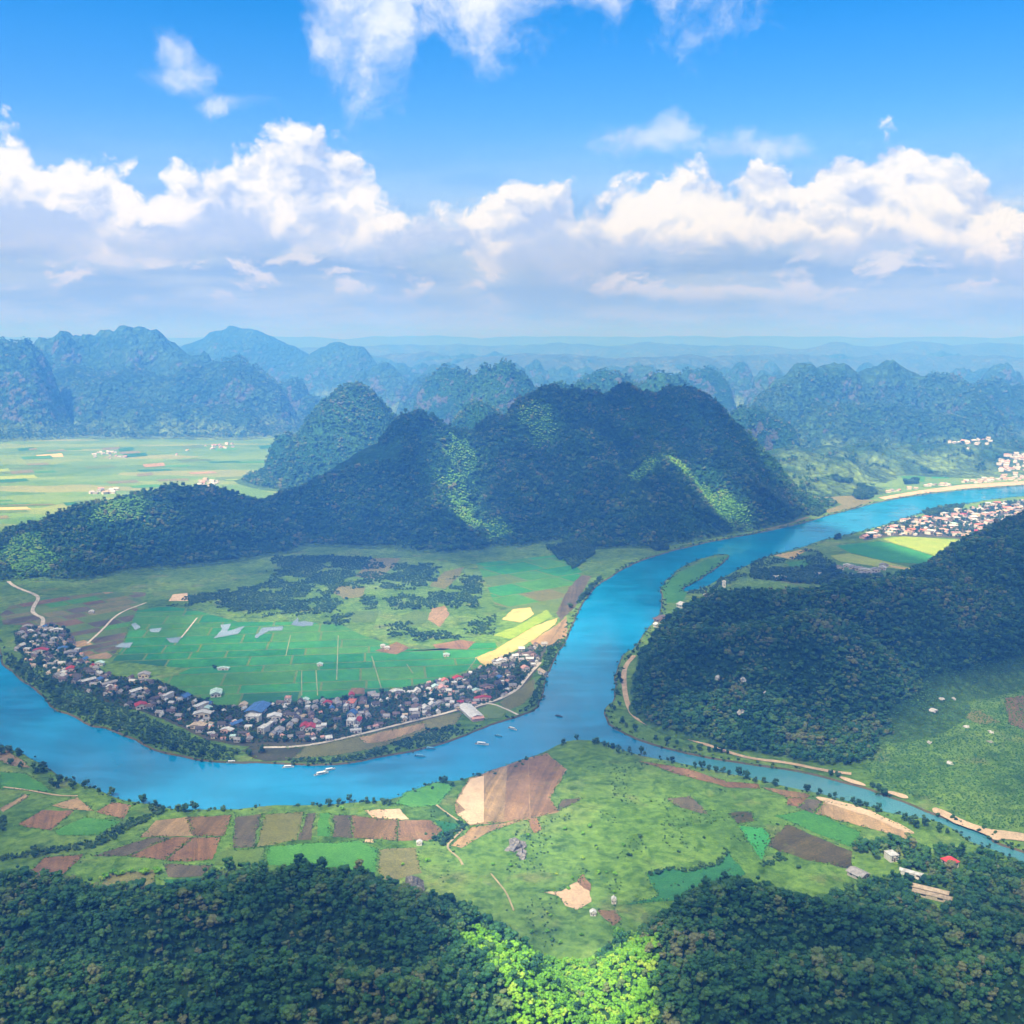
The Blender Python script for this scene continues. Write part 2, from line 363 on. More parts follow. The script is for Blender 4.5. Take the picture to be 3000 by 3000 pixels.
def water_mat(name, base, rough=.07, bump=.07):
    m, T, b = mat(name)
    p = T.new('ShaderNodeNewGeometry').outputs['Position']
    n2 = T.noise(p, 1 / 260, 3)[1]
    n = T.noise(T.vmath('MULTIPLY', p, (1, .55, 1)), 1 / 190, 4, .55)[0]
    T.l.new(T.mix(T.mapr(n, .35, .65), tuple(x * .78 for x in base), tuple(x * 1.3 + .004 for x in base)), b.inputs['Base Color'])
    cur = T.noise(T.vmath('MULTIPLY', T.vmath('ADD', p, T.vmath('MULTIPLY', n2, (90, 90, 0))), (1 / 130, 1 / 38, 0)), 1.0, 5, .62)[0]
    T.l.new(T.mix(T.mapr(cur, .42, .66, 0, .5), b.inputs['Base Color'].links[0].from_socket, tuple(x * 1.5 + .012 for x in base)), b.inputs['Base Color'])
    xs = T.new('ShaderNodeSeparateXYZ'); T.l.new(p, xs.inputs[0])   # the tributary carries paler, greener water
    trib = T.math('MULTIPLY', T.mapr(xs.outputs[0], 130, 260), T.mapr(xs.outputs[1], 1345, 1290))
    if name == 'river_water': T.l.new(T.mix(trib, b.inputs['Base Color'].links[0].from_socket, (.055, .215, .25)), b.inputs['Base Color'])
    r = T.mapr(T.noise(p, 1 / 120, 4, .6)[0], .4, .65, rough * .8, rough * 2.2); T.l.new(r, b.inputs['Roughness'])
    b.inputs['IOR'].default_value = 1.333; b.inputs['Specular IOR Level'].default_value = .38
    h = T.noise(p, .35, 4, .6)[0]
    bp = T.new('ShaderNodeBump'); bp.inputs['Strength'].default_value = bump; bp.inputs['Distance'].default_value = .5; T.l.new(h, bp.inputs['Height']); T.l.new(bp.outputs[0], b.inputs['Normal'])
    return m
WATER = water_mat('river_water', (.0, .185, .375))
POND = water_mat('pond_water', (.22, .29, .33), .08)

# ------------------------------------------------------------------ river outline and flood plain
FAR_BANK = [(-900, 1640), (-500, 1722), (-200, 1790), (-30, 1862), (2, 1892), (8, 1940), (28, 1959), (60, 1991), (130, 2033), (158, 2080), (214, 2094), (261, 2122), (326, 2136), (387, 2159), (442, 2191), (512, 2210), (605, 2229), (699, 2236), (769, 2233), (900, 2241), (963, 2240), (1033, 2233), (1126, 2215), (1219, 2196), (1289, 2178), (1350, 2159), (1401, 2136), (1452, 2117), (1517, 2098), (1564, 2080), (1587, 2042), (1592, 1996), (1610, 1954), (1629, 1917), (1657, 1875), (1668, 1840), (1700, 1772), (1720, 1753), (1745, 1715), (1803, 1679), (1854, 1650), (1926, 1625), (2009, 1603), (2107, 1581), (2200, 1565), (2283, 1548), (2374, 1526), (2424, 1509), (2502, 1490), (2573, 1470), (2697, 1449), (2821, 1435), (2945, 1426), (3060, 1419), (3300, 1408), (3800, 1395)]
RIGHT_BANK = [(3800, 1428), (3300, 1440), (3000, 1453), (2904, 1464), (2846, 1474), (2697, 1503), (2614, 1532), (2531, 1555), (2457, 1573), (2399, 1586), (2345, 1606), (2275, 1623), (2236, 1635), (2180, 1661), (2129, 1686), (2082, 1712), (2045, 1727), (2009, 1736), (1993, 1724), (2035, 1706), (2082, 1675), (2115, 1650), (2140, 1627), (2110, 1624), (2071, 1632), (2017, 1650), (1980, 1675), (1937, 1719), (1944, 1748), (1939, 1791), (1926, 1813), (1908, 1835), (1879, 1867), (1861, 1900), (1835, 1910), (1814, 1943), (1801, 1980), (1807, 2016), (1803, 2049), (1778, 2070), (1776, 2095), (1794, 2129), (1855, 2159), (1922, 2183), (1996, 2203), (2063, 2216), (2144, 2230), (2238, 2243), (2373, 2263), (2440, 2284), (2534, 2307), (2595, 2331), (2662, 2351), (2729, 2384), (2803, 2405), (2898, 2445), (2915, 2470), (3000, 2492), (3200, 2560), (3500, 2670)]
NEAR_BANK = [(3500, 2760), (3200, 2640), (3000, 2546), (2945, 2508), (2878, 2480), (2830, 2462), (2790, 2428), (2729, 2402), (2660, 2394), (2595, 2382), (2548, 2366), (2460, 2341), (2373, 2322), (2285, 2302), (2171, 2275), (2077, 2255), (1983, 2235), (1902, 2221), (1835, 2203), (1794, 2184), (1740, 2172), (1690, 2168), (1655, 2176), (1625, 2191), (1573, 2217), (1495, 2248), (1418, 2269), (1376, 2279), (1340, 2292), (1293, 2288), (1231, 2310), (1159, 2341), (1080, 2352), (1004, 2357), (900, 2361), (776, 2363), (668, 2374), (595, 2374), (518, 2372), (466, 2362), (388, 2351), (336, 2336), (259, 2305), (181, 2279), (129, 2248), (78, 2217), (31, 2197), (0, 2187), (-150, 2130), (-400, 2030), (-900, 1850)]
RIVER = [G(u, v, 0.8) for u, v in FAR_BANK + RIGHT_BANK + NEAR_BANK]
RIVER = chaikin(RIVER, 1)
def wobble(P):                    # an uneven water line
    A = np.array(P); n = len(A)
    out = []
    for i in range(n):
        a, b = A[i], A[(i + 1) % n]; d = np.linalg.norm(b - a); k = max(1, int(d / 14))
        for j in range(k): out.append(a + (b - a) * j / k)
    A = np.array(out); t = np.roll(A, -1, 0) - np.roll(A, 1, 0); t /= np.linalg.norm(t, axis=1, keepdims=True) + 1e-9
    nrm = np.stack([-t[:, 1], t[:, 0]], 1)
    return A + nrm * (fbm(A[:, 0], A[:, 1], 45, 3) * 5.0)[:, None], nrm
RIVER, RNRM = wobble(RIVER)
_area = .5 * np.sum(RIVER[:, 0] * np.roll(RIVER[:, 1], -1) - np.roll(RIVER[:, 0], -1) * RIVER[:, 1])
if _area < 0: RNRM = -RNRM         # RNRM now points into the water
RIVER_L = [tuple(p) for p in RIVER]

def build_ground():
    FAR = 46000
    outer = [(-FAR, -1500), (FAR, -1500), (FAR, FAR), (-FAR, FAR)]
    pts = list(outer); n0 = len(pts); pts += RIVER_L; n = len(RIVER_L)
    edges = [(0, 1), (1, 2), (2, 3), (3, 0)] + [(n0 + i, n0 + (i + 1) % n) for i in range(n)]
    # extra points keep the triangles compact
    gx, gy = np.meshgrid(np.arange(-3000, 3001, 150), np.arange(150, 5001, 150))
    for p in np.stack([gx.ravel(), gy.ravel()], 1): pts.append((p[0] + random.uniform(-20, 20), p[1] + random.uniform(-20, 20)))
    r = delaunay_2d_cdt([Vector(p) for p in pts], edges, [], 0, 1e-3)
    V = np.array([(v.x, v.y) for v in r[0]]); F = [list(f) for f in r[2]]
    cen = np.array([V[f].mean(0) for f in F]); keep = ~inpoly(cen, RIVER_L)
    F = [f for f, k in zip(F, keep) if k]
    o = link('ground', mesh('ground', [(x, y, GZ) for x, y in V], F), GROUND); tag(o, kind='structure', label='green flood plain of meadows, crofts and scrub round the river')
    # sloping earth bank down into the water
    A = RIVER; Bk = RIVER + RNRM * (4.0 + 2.0 * fbm(A[:, 0], A[:, 1], 30, 2))[:, None]
    vs = [(x, y, GZ) for x, y in A] + [(x, y, -1.2) for x, y in Bk]
    fs = [(i, (i + 1) % n, n + (i + 1) % n, n + i) for i in range(n)]
    b = link('river_bank', mesh('river_bank', vs, fs), field_mat('bank_earth', (.035, .075, .030), (.12, .105, .065), var=.8, patch=1 / 40)); tag(b, kind='structure', label='low earth bank along both sides of the river')
    w = link('river', mesh('river', [(-4000, 300, 0), (5500, 300, 0), (5500, 6500, 0), (-4000, 6500, 0)], [(0, 1, 2, 3)]), WATER); tag(w, kind='structure', label='wide blue river winding through the valley')
build_ground()

# ------------------------------------------------------------------ hills
def ss(x): x = np.clip(x, 0, 1); return x * x * (3 - 2 * x)
def prof_round(t): return .82 * ss(1 - t / .95) + .18 * ss(1 - t / 1.25)
def prof_karst(t): return .72 * ss(np.clip(1 - (t / .62)**1.7, 0, 1)) + .28 * ss(1 - t / 1.15)
def prof_range(t): return ss(1 - t)
HILLS = []
def river_dist(x, y):
    P = np.stack([x, y], 1); d = np.full(len(x), 1e9)
    for a in range(0, len(RIVER), 1): d = np.minimum(d, (x - RIVER[a, 0])**2 + (y - RIVER[a, 1])**2)
    d = np.sqrt(d); d[inpoly(P, RIVER_L)] *= -1
    return d
class Hill:
    def __init__(s, label, spines, w, w0, prof, cell, m, warp=(40, 160), rough=.10, rl=90, name='hill'):
        """spines: ridge lines [(u, v, distance)], w*height + w0 = half width"""
        s.label, s.w, s.w0, s.prof, s.cell, s.m, s.warp, s.rough, s.rl, s.name = label, w, w0, prof, cell, m, warp, rough, rl, name
        pts = []
        for sp in spines:
            P = [np.array(S(*q)) for q in sp]
            if len(P) == 1: pts.append(P[0]); continue
            for a, b in zip(P[:-1], P[1:]):
                k = max(1, int(np.linalg.norm((b - a)[:2]) / (cell * 1.5)))
                for j in range(k): pts.append(a + (b - a) * j / k)
            pts.append(P[-1])
        s.sp = np.array(pts); s.sp[:, 2] -= GZ; s.sp = s.sp[s.sp[:, 2] > 4]
        W = s.w * s.sp[:, 2] + s.w0; s.W = W
        mrg = 1.3
        s.x0, s.x1 = (s.sp[:, 0] - W * mrg).min(), (s.sp[:, 0] + W * mrg).max(); s.y0, s.y1 = (s.sp[:, 1] - W * mrg).min(), (s.sp[:, 1] + W * mrg).max()
        HILLS.append(s)
    def h(s, x, y):
        a, L = s.warp
        wx = x + a * fbm(x, y, L, 3); wy = y + a * fbm(x + 500, y - 300, L, 3)
        H = np.zeros_like(x)
        for i in range(0, len(s.sp)):
            sx, sy, sz = s.sp[i]
            d = np.sqrt((wx - sx)**2 + (wy - sy)**2)
            np.maximum(H, sz * s.prof(d / s.W[i]), out=H)
        n = fbm(x, y, s.rl, 5, .55)
        # gullies: ridged noise bites into the slopes
        g = 1 - np.abs(fbm(x * 1.0 + 77, y * .8, s.rl * 1.7, 3)) * 2.2
        H = H * (1 + s.rough * n) - np.clip(g, 0, 1) * s.rough * .55 * H * (1 - H / (H.max() + 1))
        if s.y0 < 3200:
            m = H > .3
            if m.any(): H[m] *= ss((river_dist(x[m], y[m]) - 15) / 48)
        return H
    def build(s):
        nx, ny = int((s.x1 - s.x0) / s.cell) + 2, int((s.y1 - s.y0) / s.cell) + 2
        X, Y = np.meshgrid(s.x0 + np.arange(nx) * s.cell, s.y0 + np.arange(ny) * s.cell)
        x, y = X.ravel(), Y.ravel(); H = s.h(x, y); Z = GZ - 2.5 + H
        idx = np.arange(nx * ny).reshape(ny, nx)
        q = np.stack([idx[:-1, :-1], idx[:-1, 1:], idx[1:, 1:], idx[1:, :-1]], -1).reshape(-1, 4)
        q = q[(H[q].max(1) > .6)]
        used = np.unique(q); mp = -np.ones(nx * ny, int); mp[used] = np.arange(len(used))
        me = bpy.data.meshes.new(s.name); V = np.stack([x[used], y[used], Z[used]], 1); q = mp[q]
        me.vertices.add(len(V)); me.vertices.foreach_set('co', V.ravel().astype(np.float32))
        me.loops.add(q.size); me.loops.foreach_set('vertex_index', q.ravel().astype(np.int32))
        me.polygons.add(len(q)); me.polygons.foreach_set('loop_start', (np.arange(len(q)) * 4).astype(np.int32))
        me.update(calc_edges=True); me.shade_smooth()
        o = link(s.name, me, s.m); tag(o, kind='structure', label=s.label); s.tris = len(q) * 2
        return o
def hill_height(x, y):
    H = np.zeros_like(x)
    for hl in HILLS:
        m = (x > hl.x0) & (x < hl.x1) & (y > hl.y0) & (y < hl.y1)
        if m.any(): H[m] = np.maximum(H[m], hl.h(x[m], y[m]) - 2.5)
    return H

# foreground woods
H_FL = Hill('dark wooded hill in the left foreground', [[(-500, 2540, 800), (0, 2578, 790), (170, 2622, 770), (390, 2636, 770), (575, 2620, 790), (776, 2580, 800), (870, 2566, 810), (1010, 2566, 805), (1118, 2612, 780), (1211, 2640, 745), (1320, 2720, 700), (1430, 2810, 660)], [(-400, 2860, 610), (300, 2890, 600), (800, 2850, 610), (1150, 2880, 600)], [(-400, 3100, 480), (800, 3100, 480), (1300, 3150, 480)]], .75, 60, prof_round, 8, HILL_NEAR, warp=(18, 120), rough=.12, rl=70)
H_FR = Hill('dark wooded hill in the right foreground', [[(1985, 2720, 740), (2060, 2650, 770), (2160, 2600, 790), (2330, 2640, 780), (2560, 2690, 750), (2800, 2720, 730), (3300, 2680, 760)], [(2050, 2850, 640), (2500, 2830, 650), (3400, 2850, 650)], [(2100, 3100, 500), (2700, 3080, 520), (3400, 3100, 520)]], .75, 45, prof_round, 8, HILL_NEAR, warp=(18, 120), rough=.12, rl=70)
# hill across the tributary
H_R = Hill('dark forested hill right of the river bend', [[(1945, 1850, 1700), (2021, 1795, 1680), (2123, 1752, 1650), (2249, 1726, 1630), (2385, 1724, 1620), (2476, 1720, 1630), (2585, 1704, 1660), (2700, 1676, 1720), (2818, 1635, 1800), (2920, 1560, 1920), (2990, 1522, 2000), (3250, 1470, 2050)], [(1960, 1935, 1500), (2060, 1850, 1500), (2220, 1830, 1470), (2400, 1800, 1500)], [(2080, 2040, 1380), (2220, 2020, 1370)]], 1.15, 75, prof_round, 9, HILL_NEAR, warp=(22, 150), rough=.15, rl=95)
# the long ridge behind the peninsula
H_L = Hill('long dark ridge left of the central mountain', [[(-300, 1640, 2400), (0, 1572, 2420), (150, 1530, 2450), (310, 1472, 2520), (500, 1425, 2600), (620, 1430, 2650), (720, 1462, 2700), (790, 1478, 2750), (850, 1442, 2800), (1000, 1385, 2860), (1090, 1340, 2900), (1160, 1280, 2960)], [(60, 1650, 2300), (200, 1610, 2330)]], 1.25, 100, prof_round, 13, HILL_MID, warp=(40, 200), rough=.17, rl=140)
H_C = Hill('dark central mountain above the river', [[(1160, 1290, 2960), (1205, 1222, 3000), (1235, 1210, 3000), (1290, 1258, 3020), (1400, 1262, 3050), (1508, 1215, 3150), (1557, 1172, 3200), (1648, 1140, 3250), (1731, 1134, 3280), (1781, 1160, 3300), (1822, 1134, 3300), (1872, 1148, 3300), (1938, 1142, 3280), (2029, 1150, 3260), (2071, 1188, 3240), (2104, 1240, 3230), (2150, 1285, 3220), (2200, 1325, 3200), (2250, 1385, 3190), (2310, 1430, 3210), (2370, 1458, 3250), (2430, 1480, 3290)], [(1410, 1250, 3200), (1450, 1215, 3300)], [(1930, 1290, 3050), (1970, 1380, 2880), (2010, 1470, 2740)], [(1700, 1230, 3120), (1720, 1340, 2950), (1730, 1440, 2800), (1740, 1530, 2680)], [(1520, 1290, 3020), (1500, 1400, 2850), (1480, 1500, 2700)], [(1230, 1290, 2900), (1270, 1400, 2780), (1300, 1510, 2640)], [(2080, 1300, 3100), (2150, 1380, 2980), (2230, 1450, 2880)], [(1830, 1400, 2860), (1860, 1500, 2700)]], .80, 95, prof_round, 12, HILL_MID, warp=(45, 210), rough=.15, rl=150)
# second row
H_CONE = Hill('conical green hill on the edge of the far plain', [[(1030, 1130, 3900)], [(1000, 1165, 3880), (1050, 1150, 3900), (1110, 1210, 3900)], [(1130, 1330, 3700), (1000, 1360, 3650)]], .95, 70, prof_round, 16, HILL_MID, warp=(30, 200), rough=.10, rl=120)
H_KNOB = Hill('small steep knob beside the conical hill', [[(838, 1272, 3900)]], .85, 22, prof_karst, 10, HILL_MID, warp=(12, 60), rough=.15, rl=50)
second = [('karst peak behind the rocky saddle', [[(1350, 1225, 3700), (1400, 1180, 3750), (1440, 1205, 3750)]]),
          ('square topped dark karst peak', [[(1270, 1110, 5000), (1295, 1088, 5000), (1350, 1088, 5000), (1375, 1112, 5000)]]),
          ('tall rounded karst peak behind the central mountain', [[(1390, 1120, 4700), (1440, 1078, 4700), (1480, 1068, 4700), (1520, 1095, 4700), (1560, 1130, 4700)]]),
          ('small round peak behind the central mountain', [[(1620, 1140, 4200), (1675, 1117, 4200), (1720, 1140, 4200)]]),
          ('broad karst peak between two rounder ones', [[(1710, 1110, 5200), (1760, 1088, 5200), (1810, 1092, 5200), (1850, 1120, 5200)]]),
          ('rounded green karst peak right of centre', [[(1880, 1125, 4700), (1915, 1097, 4700), (1945, 1093, 4700), (1985, 1125, 4700)]]),
          ('hazy karst peak far right of centre', [[(1980, 1100, 6000), (2020, 1082, 6000), (2070, 1085, 6000), (2110, 1110, 6000)]]),
          ('low wooded hill at the foot of the right massif', [[(2100, 1215, 4300), (2170, 1195, 4300), (2240, 1200, 4350), (2300, 1235, 4350)]])]
for lab, sp in second: Hill(lab, sp, .62, 42, prof_karst, 15, HILL_MID, warp=(28, 130), rough=.20, rl=90)
# right massif
Hill('rugged karst massif on the right', [[(2270, 1165, 5200), (2319, 1112, 5300), (2385, 1078, 5350), (2443, 1060, 5400), (2501, 1086, 5400), (2559, 1078, 5400), (2625, 1074, 5450), (2692, 1086, 5400), (2716, 1105, 5350), (2758, 1094, 5300), (2800, 1120, 5200), (2841, 1150, 5100)], [(2420, 1180, 4800), (2560, 1190, 4800), (2700, 1200, 4800), (2800, 1220, 4700)]], .95, 120, prof_karst, 22, HILL_FAR, warp=(70, 240), rough=.26, rl=160)
Hill('dark karst peaks at the right edge', [[(2840, 1165, 5600), (2882, 1120, 5600), (2932, 1120, 5600), (2980, 1145, 5600), (3100, 1120, 5700), (3300, 1130, 5700)]], .95, 100, prof_karst, 22, HILL_FAR, warp=(70, 240), rough=.26, rl=160)
Hill('rolling green foothills below the right massif', [[(2250, 1330, 4000), (2330, 1310, 4000), (2420, 1330, 3950)], [(2450, 1300, 4200), (2600, 1290, 4250), (2750, 1300, 4200), (2900, 1290, 4200), (3200, 1280, 4300)], [(2330, 1400, 3550), (2420, 1392, 3600)]], 2.2, 110, prof_round, 20, HILL_FAR, warp=(60, 200), rough=.22, rl=120)
# left massifs
Hill('steep blue hill at the left edge', [[(-300, 1000, 5600), (0, 1006, 5600), (50, 1008, 5600), (90, 1030, 5600)]], .62, 60, prof_karst, 24, HILL_FAR, warp=(50, 200), rough=.22, rl=150)
Hill('broad hazy massif on the left', [[(110, 1035, 6500), (150, 992, 6500), (210, 985, 6500), (260, 1008, 6500), (300, 978, 6600), (340, 980, 6600), (410, 982, 6500), (480, 1012, 6500), (560, 1030, 6400)], [(180, 1080, 6000), (330, 1090, 5900), (480, 1100, 5900), (620, 1065, 6000), (690, 1062, 6000), (740, 1090, 5900), (775, 1140, 5900)], [(380, 1170, 5650), (560, 1190, 5600), (700, 1190, 5600)]], .95, 130, prof_karst, 26, HILL_FAR, warp=(110, 320), rough=.30, rl=200)
Hill('pair of small dark knobs right of the left massif', [[(835, 1118, 6500), (860, 1108, 6500)], [(910, 1160, 6200), (925, 1165, 6200)]], .7, 60, prof_karst, 18, HILL_FAR, warp=(25, 120), rough=.15, rl=90)
Hill('far blue peak with a long right shoulder', [[(540, 1020, 9500), (600, 990, 9500), (650, 968, 9500), (690, 960, 9500), (740, 970, 9500), (800, 995, 9500), (870, 1020, 9500), (900, 1040, 9500)]], .9, 160, prof_karst, 45, HILL_FAR, warp=(80, 400), rough=.16, rl=280)
Hill('far blue dome beside the long shouldered peak', [[(930, 1030, 8800), (960, 1010, 8800), (990, 1002, 8800), (1030, 1010, 8800), (1060, 1040, 8800)]], .8, 120, prof_karst, 38, HILL_FAR, warp=(60, 300), rough=.13, rl=220)
for i, (u, v, D, wd) in enumerate([(1130, 1088, 7200, 45), (1210, 1065, 9000, 60), (1350, 1042, 11000, 120), (1380, 1052, 10800, 90), (1560, 1105, 7500, 50), (1640, 1110, 8000, 40), (1770, 1120, 7800, 60), (2210, 1095, 8200, 50), (2050, 1115, 7000, 60), (2160, 1110, 7600, 60), (640, 1120, 8000, 60), (1250, 1110, 6200, 40), (1160, 1075, 8200, 60), (1300, 1070, 7800, 60), (1600, 1085, 9000, 80), (1690, 1075, 9500, 70), (1840, 1070, 9200, 90), (1980, 1068, 9800, 80), (2120, 1075, 9000, 70), (2260, 1085, 8600, 60), (1420, 1035, 12000, 110), (2400, 1040, 11500, 150), (2700, 1035, 12000, 180), (1080, 1045, 11000, 90), (2860, 1080, 8500, 80)]):
    Hill(['small far knob in blue haze', 'lone hazy knob between the ranges'][i % 2], [[(u - wd, v + 16, D), (u - wd * .5, v - 2, D), (u - wd * .15, v + 8, D), (u + wd * .35, v - 4, D), (u + wd, v + 18, D)]], .62, 55, prof_karst, 30, HILL_FAR, warp=(50, 200), rough=.22, rl=140)
rp = np.random.default_rng(21)
for i in range(22):
    u, D = rp.uniform(1080, 2950), rp.uniform(6500, 10500); v = 985 + 3217 * (500 - rp.uniform(190, 330)) / D; wd = rp.uniform(20, 42) * 7500 / D
    Hill('small jagged peak in the blue layers behind the central mountain', [[(u - wd, v + 14, D), (u - wd * .3, v, D), (u + wd * .2, v - 4, D), (u + wd, v + 16, D)]], .55, 40, prof_karst, 28, HILL_FAR, warp=(45, 170), rough=.24, rl=120)
# distant ranges
def rng_line(D, base, amp, seed, u0=-900, u1=3900):
    r = np.random.default_rng(seed); us = np.arange(u0, u1, 70); x = us / 420 + seed * 10
    v = base - amp * (fbm(x * 1.9, x * 0 + seed, 1.0, 5, .6) * 1.6)
    return [(float(u), float(q), D + 900 * math.sin(u / 300 + seed)) for u, q in zip(us, v)]
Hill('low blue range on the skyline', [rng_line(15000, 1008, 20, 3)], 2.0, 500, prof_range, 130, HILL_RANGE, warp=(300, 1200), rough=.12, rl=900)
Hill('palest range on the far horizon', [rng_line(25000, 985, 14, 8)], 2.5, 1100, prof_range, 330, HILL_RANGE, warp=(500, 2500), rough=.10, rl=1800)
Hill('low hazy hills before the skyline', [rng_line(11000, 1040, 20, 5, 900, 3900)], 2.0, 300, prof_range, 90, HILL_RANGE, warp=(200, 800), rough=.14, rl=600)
TR = 0
for hl in HILLS: hl.build(); TR += hl.tris
print('HILL TRIS', TR)

# ------------------------------------------------------------------ trees
def ico(sub):
    bm = bmesh.new(); bmesh.ops.create_icosphere(bm, subdivisions=sub, radius=1)
    V = np.array([v.co[:] for v in bm.verts]); F = [[v.index for v in f.verts] for f in bm.faces]; bm.free(); return V, F
ICO1, ICO2 = ico(1), ico(2)
def crown_mesh(name, seed, rx, rz, zc, lobes, leaves, m, base=ICO2, spread=.62):
    """a crown of lumpy lobes with leaf sprays standing out of it: uneven outline, gaps between the lobes"""
    r = np.random.default_rng(seed); VV, FF = [], []; n = 0
    cs = []
    for i in range(lobes):
        a = r.uniform(0, 2 * np.pi); q = np.sqrt(r.uniform(.05, 1)) * spread; zz = r.uniform(-.55, .75)
        k = math.sqrt(max(.15, 1 - zz * zz * .8))
        c = np.array((math.cos(a) * q * rx * k, math.sin(a) * q * rx * k, zc + zz * rz * .75)); s = r.uniform(.24, .46) * rx * (9 / lobes)**.25
        cs.append((c, s))
        V = base[0] * (1 + r.normal(0, .13, len(base[0]))[:, None]) * np.array((s, s, s * r.uniform(.65, .95))) + c
        VV.append(V); FF += [[x + n for x in f] for f in base[1]]; n += len(V)
    for i in range(leaves):
        c, s = cs[r.integers(lobes)]; d = r.normal(size=3); d[2] = abs(d[2]) * .9 - .25; d /= np.linalg.norm(d)
        p = c + d * s * r.uniform(.95, 1.28); t = np.cross(d, r.normal(size=3)); t /= np.linalg.norm(t) + 1e-9; b = np.cross(d, t); tilt = r.uniform(-.8, .8)
        b = b * math.cos(tilt) + d * math.sin(tilt); L = s * r.uniform(.16, .32)
        VV.append(np.array([p - t * L * .5, p + b * L * .6, p + t * L * .5, p - b * L * .6])); FF.append([n, n + 1, n + 2, n + 3]); n += 4
    me = mesh(name, np.concatenate(VV), FF); me.materials.append(m); return me
def trunk_mesh(name, seed, h, rad):
    r = np.random.default_rng(seed); VV, FF = [], []
    def limb(a, b, ra, rb, k=6):
        n = len(VV); d = (b - a) / np.linalg.norm(b - a); t = np.cross(d, (0.3, 1, .2)); t /= np.linalg.norm(t); e = np.cross(d, t)
        for q, rr in ((a, ra), (b, rb)):
            for i in range(k): VV.append(q + rr * (math.cos(i * 2 * math.pi / k) * t + math.sin(i * 2 * math.pi / k) * e))
        for i in range(k): FF.append([n + i, n + (i + 1) % k, n + k + (i + 1) % k, n + k + i])
    z0 = np.array((0, 0, -1.5)); top = np.array((r.normal() * .2, r.normal() * .2, h)); limb(z0, top, rad, rad * .6)
    for i in range(4):
        a = i * 1.57 + r.uniform(0, 1); limb(top * r.uniform(.6, 1), top + np.array((math.cos(a) * h * .5, math.sin(a) * h * .5, h * r.uniform(.3, .7))), rad * .45, rad * .15, 5)
    me = mesh(name, VV, FF); me.materials.append(BARK); return me
def variants(prefix, n, m, rx, rz, zc, lobes, leaves, th, tr, base=ICO2):
    return [(crown_mesh('%s_crown' % prefix, 10 * i + len(prefix), rx * random.uniform(.85, 1.15), rz * random.uniform(.85, 1.15), zc, lobes, leaves, m, base), trunk_mesh('%s_trunk' % prefix, i, th, tr)) for i in range(n)]
FOREST_T = variants('forest_tree', 4, FOREST, 4.6, 3.6, 6.4, 13, 260, 5.0, .35, ICO1) + variants('tall_forest_tree', 2, FOREST, 3.6, 5.2, 7.6, 12, 240, 6.0, .35, ICO1) + variants('broad_forest_tree', 2, FOREST, 5.6, 2.8, 5.4, 15, 260, 4.4, .4, ICO1)
BANK_T = variants('bank_tree', 5, DARKLEAF, 5.0, 5.0, 4.6, 14, 260, 3.0, .35, ICO1)
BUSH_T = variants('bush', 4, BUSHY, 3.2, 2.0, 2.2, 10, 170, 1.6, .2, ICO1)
SLOPE = foliage_mat('slope_leaves', [(0, (.026, .115, .038)), (.5, (.048, .165, .048)), (1, (.10, .22, .055))])
SLOPE_T = variants('slope_bush', 3, SLOPE, 3.2, 1.5, 1.5, 8, 120, 1.0, .2, ICO1)

def gn_forest(name, label, pts, scales, protos, trunks=True):
    """points with a scale each; geometry nodes set one of the trees on every point"""
    col = bpy.data.collections.new(name + '_kinds')
    for i, (c, t) in enumerate(protos):
        o = bpy.data.objects.new('kind', c); col.objects.link(o)
    me = bpy.data.meshes.new(name); P = np.asarray(pts, np.float32)
    me.vertices.add(len(P)); me.vertices.foreach_set('co', P.ravel())
    at = me.attributes.new('size', 'FLOAT', 'POINT'); at.data.foreach_set('value', np.asarray(scales, np.float32))
    o = link(name, me); tag(o, kind='stuff', label=label)
    ng = bpy.data.node_groups.new(name + '_scatter', 'GeometryNodeTree')
    ng.interface.new_socket('Geometry', in_out='INPUT', socket_type='NodeSocketGeometry'); ng.interface.new_socket('Geometry', in_out='OUTPUT', socket_type='NodeSocketGeometry')
    N = ng.nodes; L = ng.links
    gi, go = N.new('NodeGroupInput'), N.new('NodeGroupOutput'); ip = N.new('GeometryNodeInstanceOnPoints'); ci = N.new('GeometryNodeCollectionInfo')
    ci.inputs['Collection'].default_value = col; ci.inputs['Separate Children'].default_value = True; ci.inputs['Reset Children'].default_value = True
    at = N.new('GeometryNodeInputNamedAttribute'); at.data_type = 'FLOAT'; at.inputs[0].default_value = 'size'
    rv = N.new('FunctionNodeRandomValue'); rv.data_type = 'FLOAT_VECTOR'; rv.inputs[0].default_value = (-.08, -.08, 0); rv.inputs[1].default_value = (.08, .08, 6.283)
    L.new(gi.outputs[0], ip.inputs['Points']); L.new(ci.outputs[0], ip.inputs['Instance']); ip.inputs['Pick Instance'].default_value = True
    L.new(rv.outputs[0], ip.inputs['Rotation']); L.new(at.outputs[0], ip.inputs['Scale']); L.new(ip.outputs[0], go.inputs[0])
    md = o.modifiers.new('scatter', 'NODES'); md.node_group = ng
    return o
def in_view(x, y, half=31.0): return np.abs(np.degrees(np.arctan2(x, y))) < half
def jitter_grid(x0, x1, y0, y1, s):
    X, Y = np.meshgrid(np.arange(x0, x1, s), np.arange(y0, y1, s)); x = X.ravel() + RNG.uniform(-.45, .45, X.size) * s; y = Y.ravel() + RNG.uniform(-.45, .45, X.size) * s
    return x, y
def away_from_river(x, y, d=0): return ~inpoly(np.stack([x, y], 1), RIVER_L)
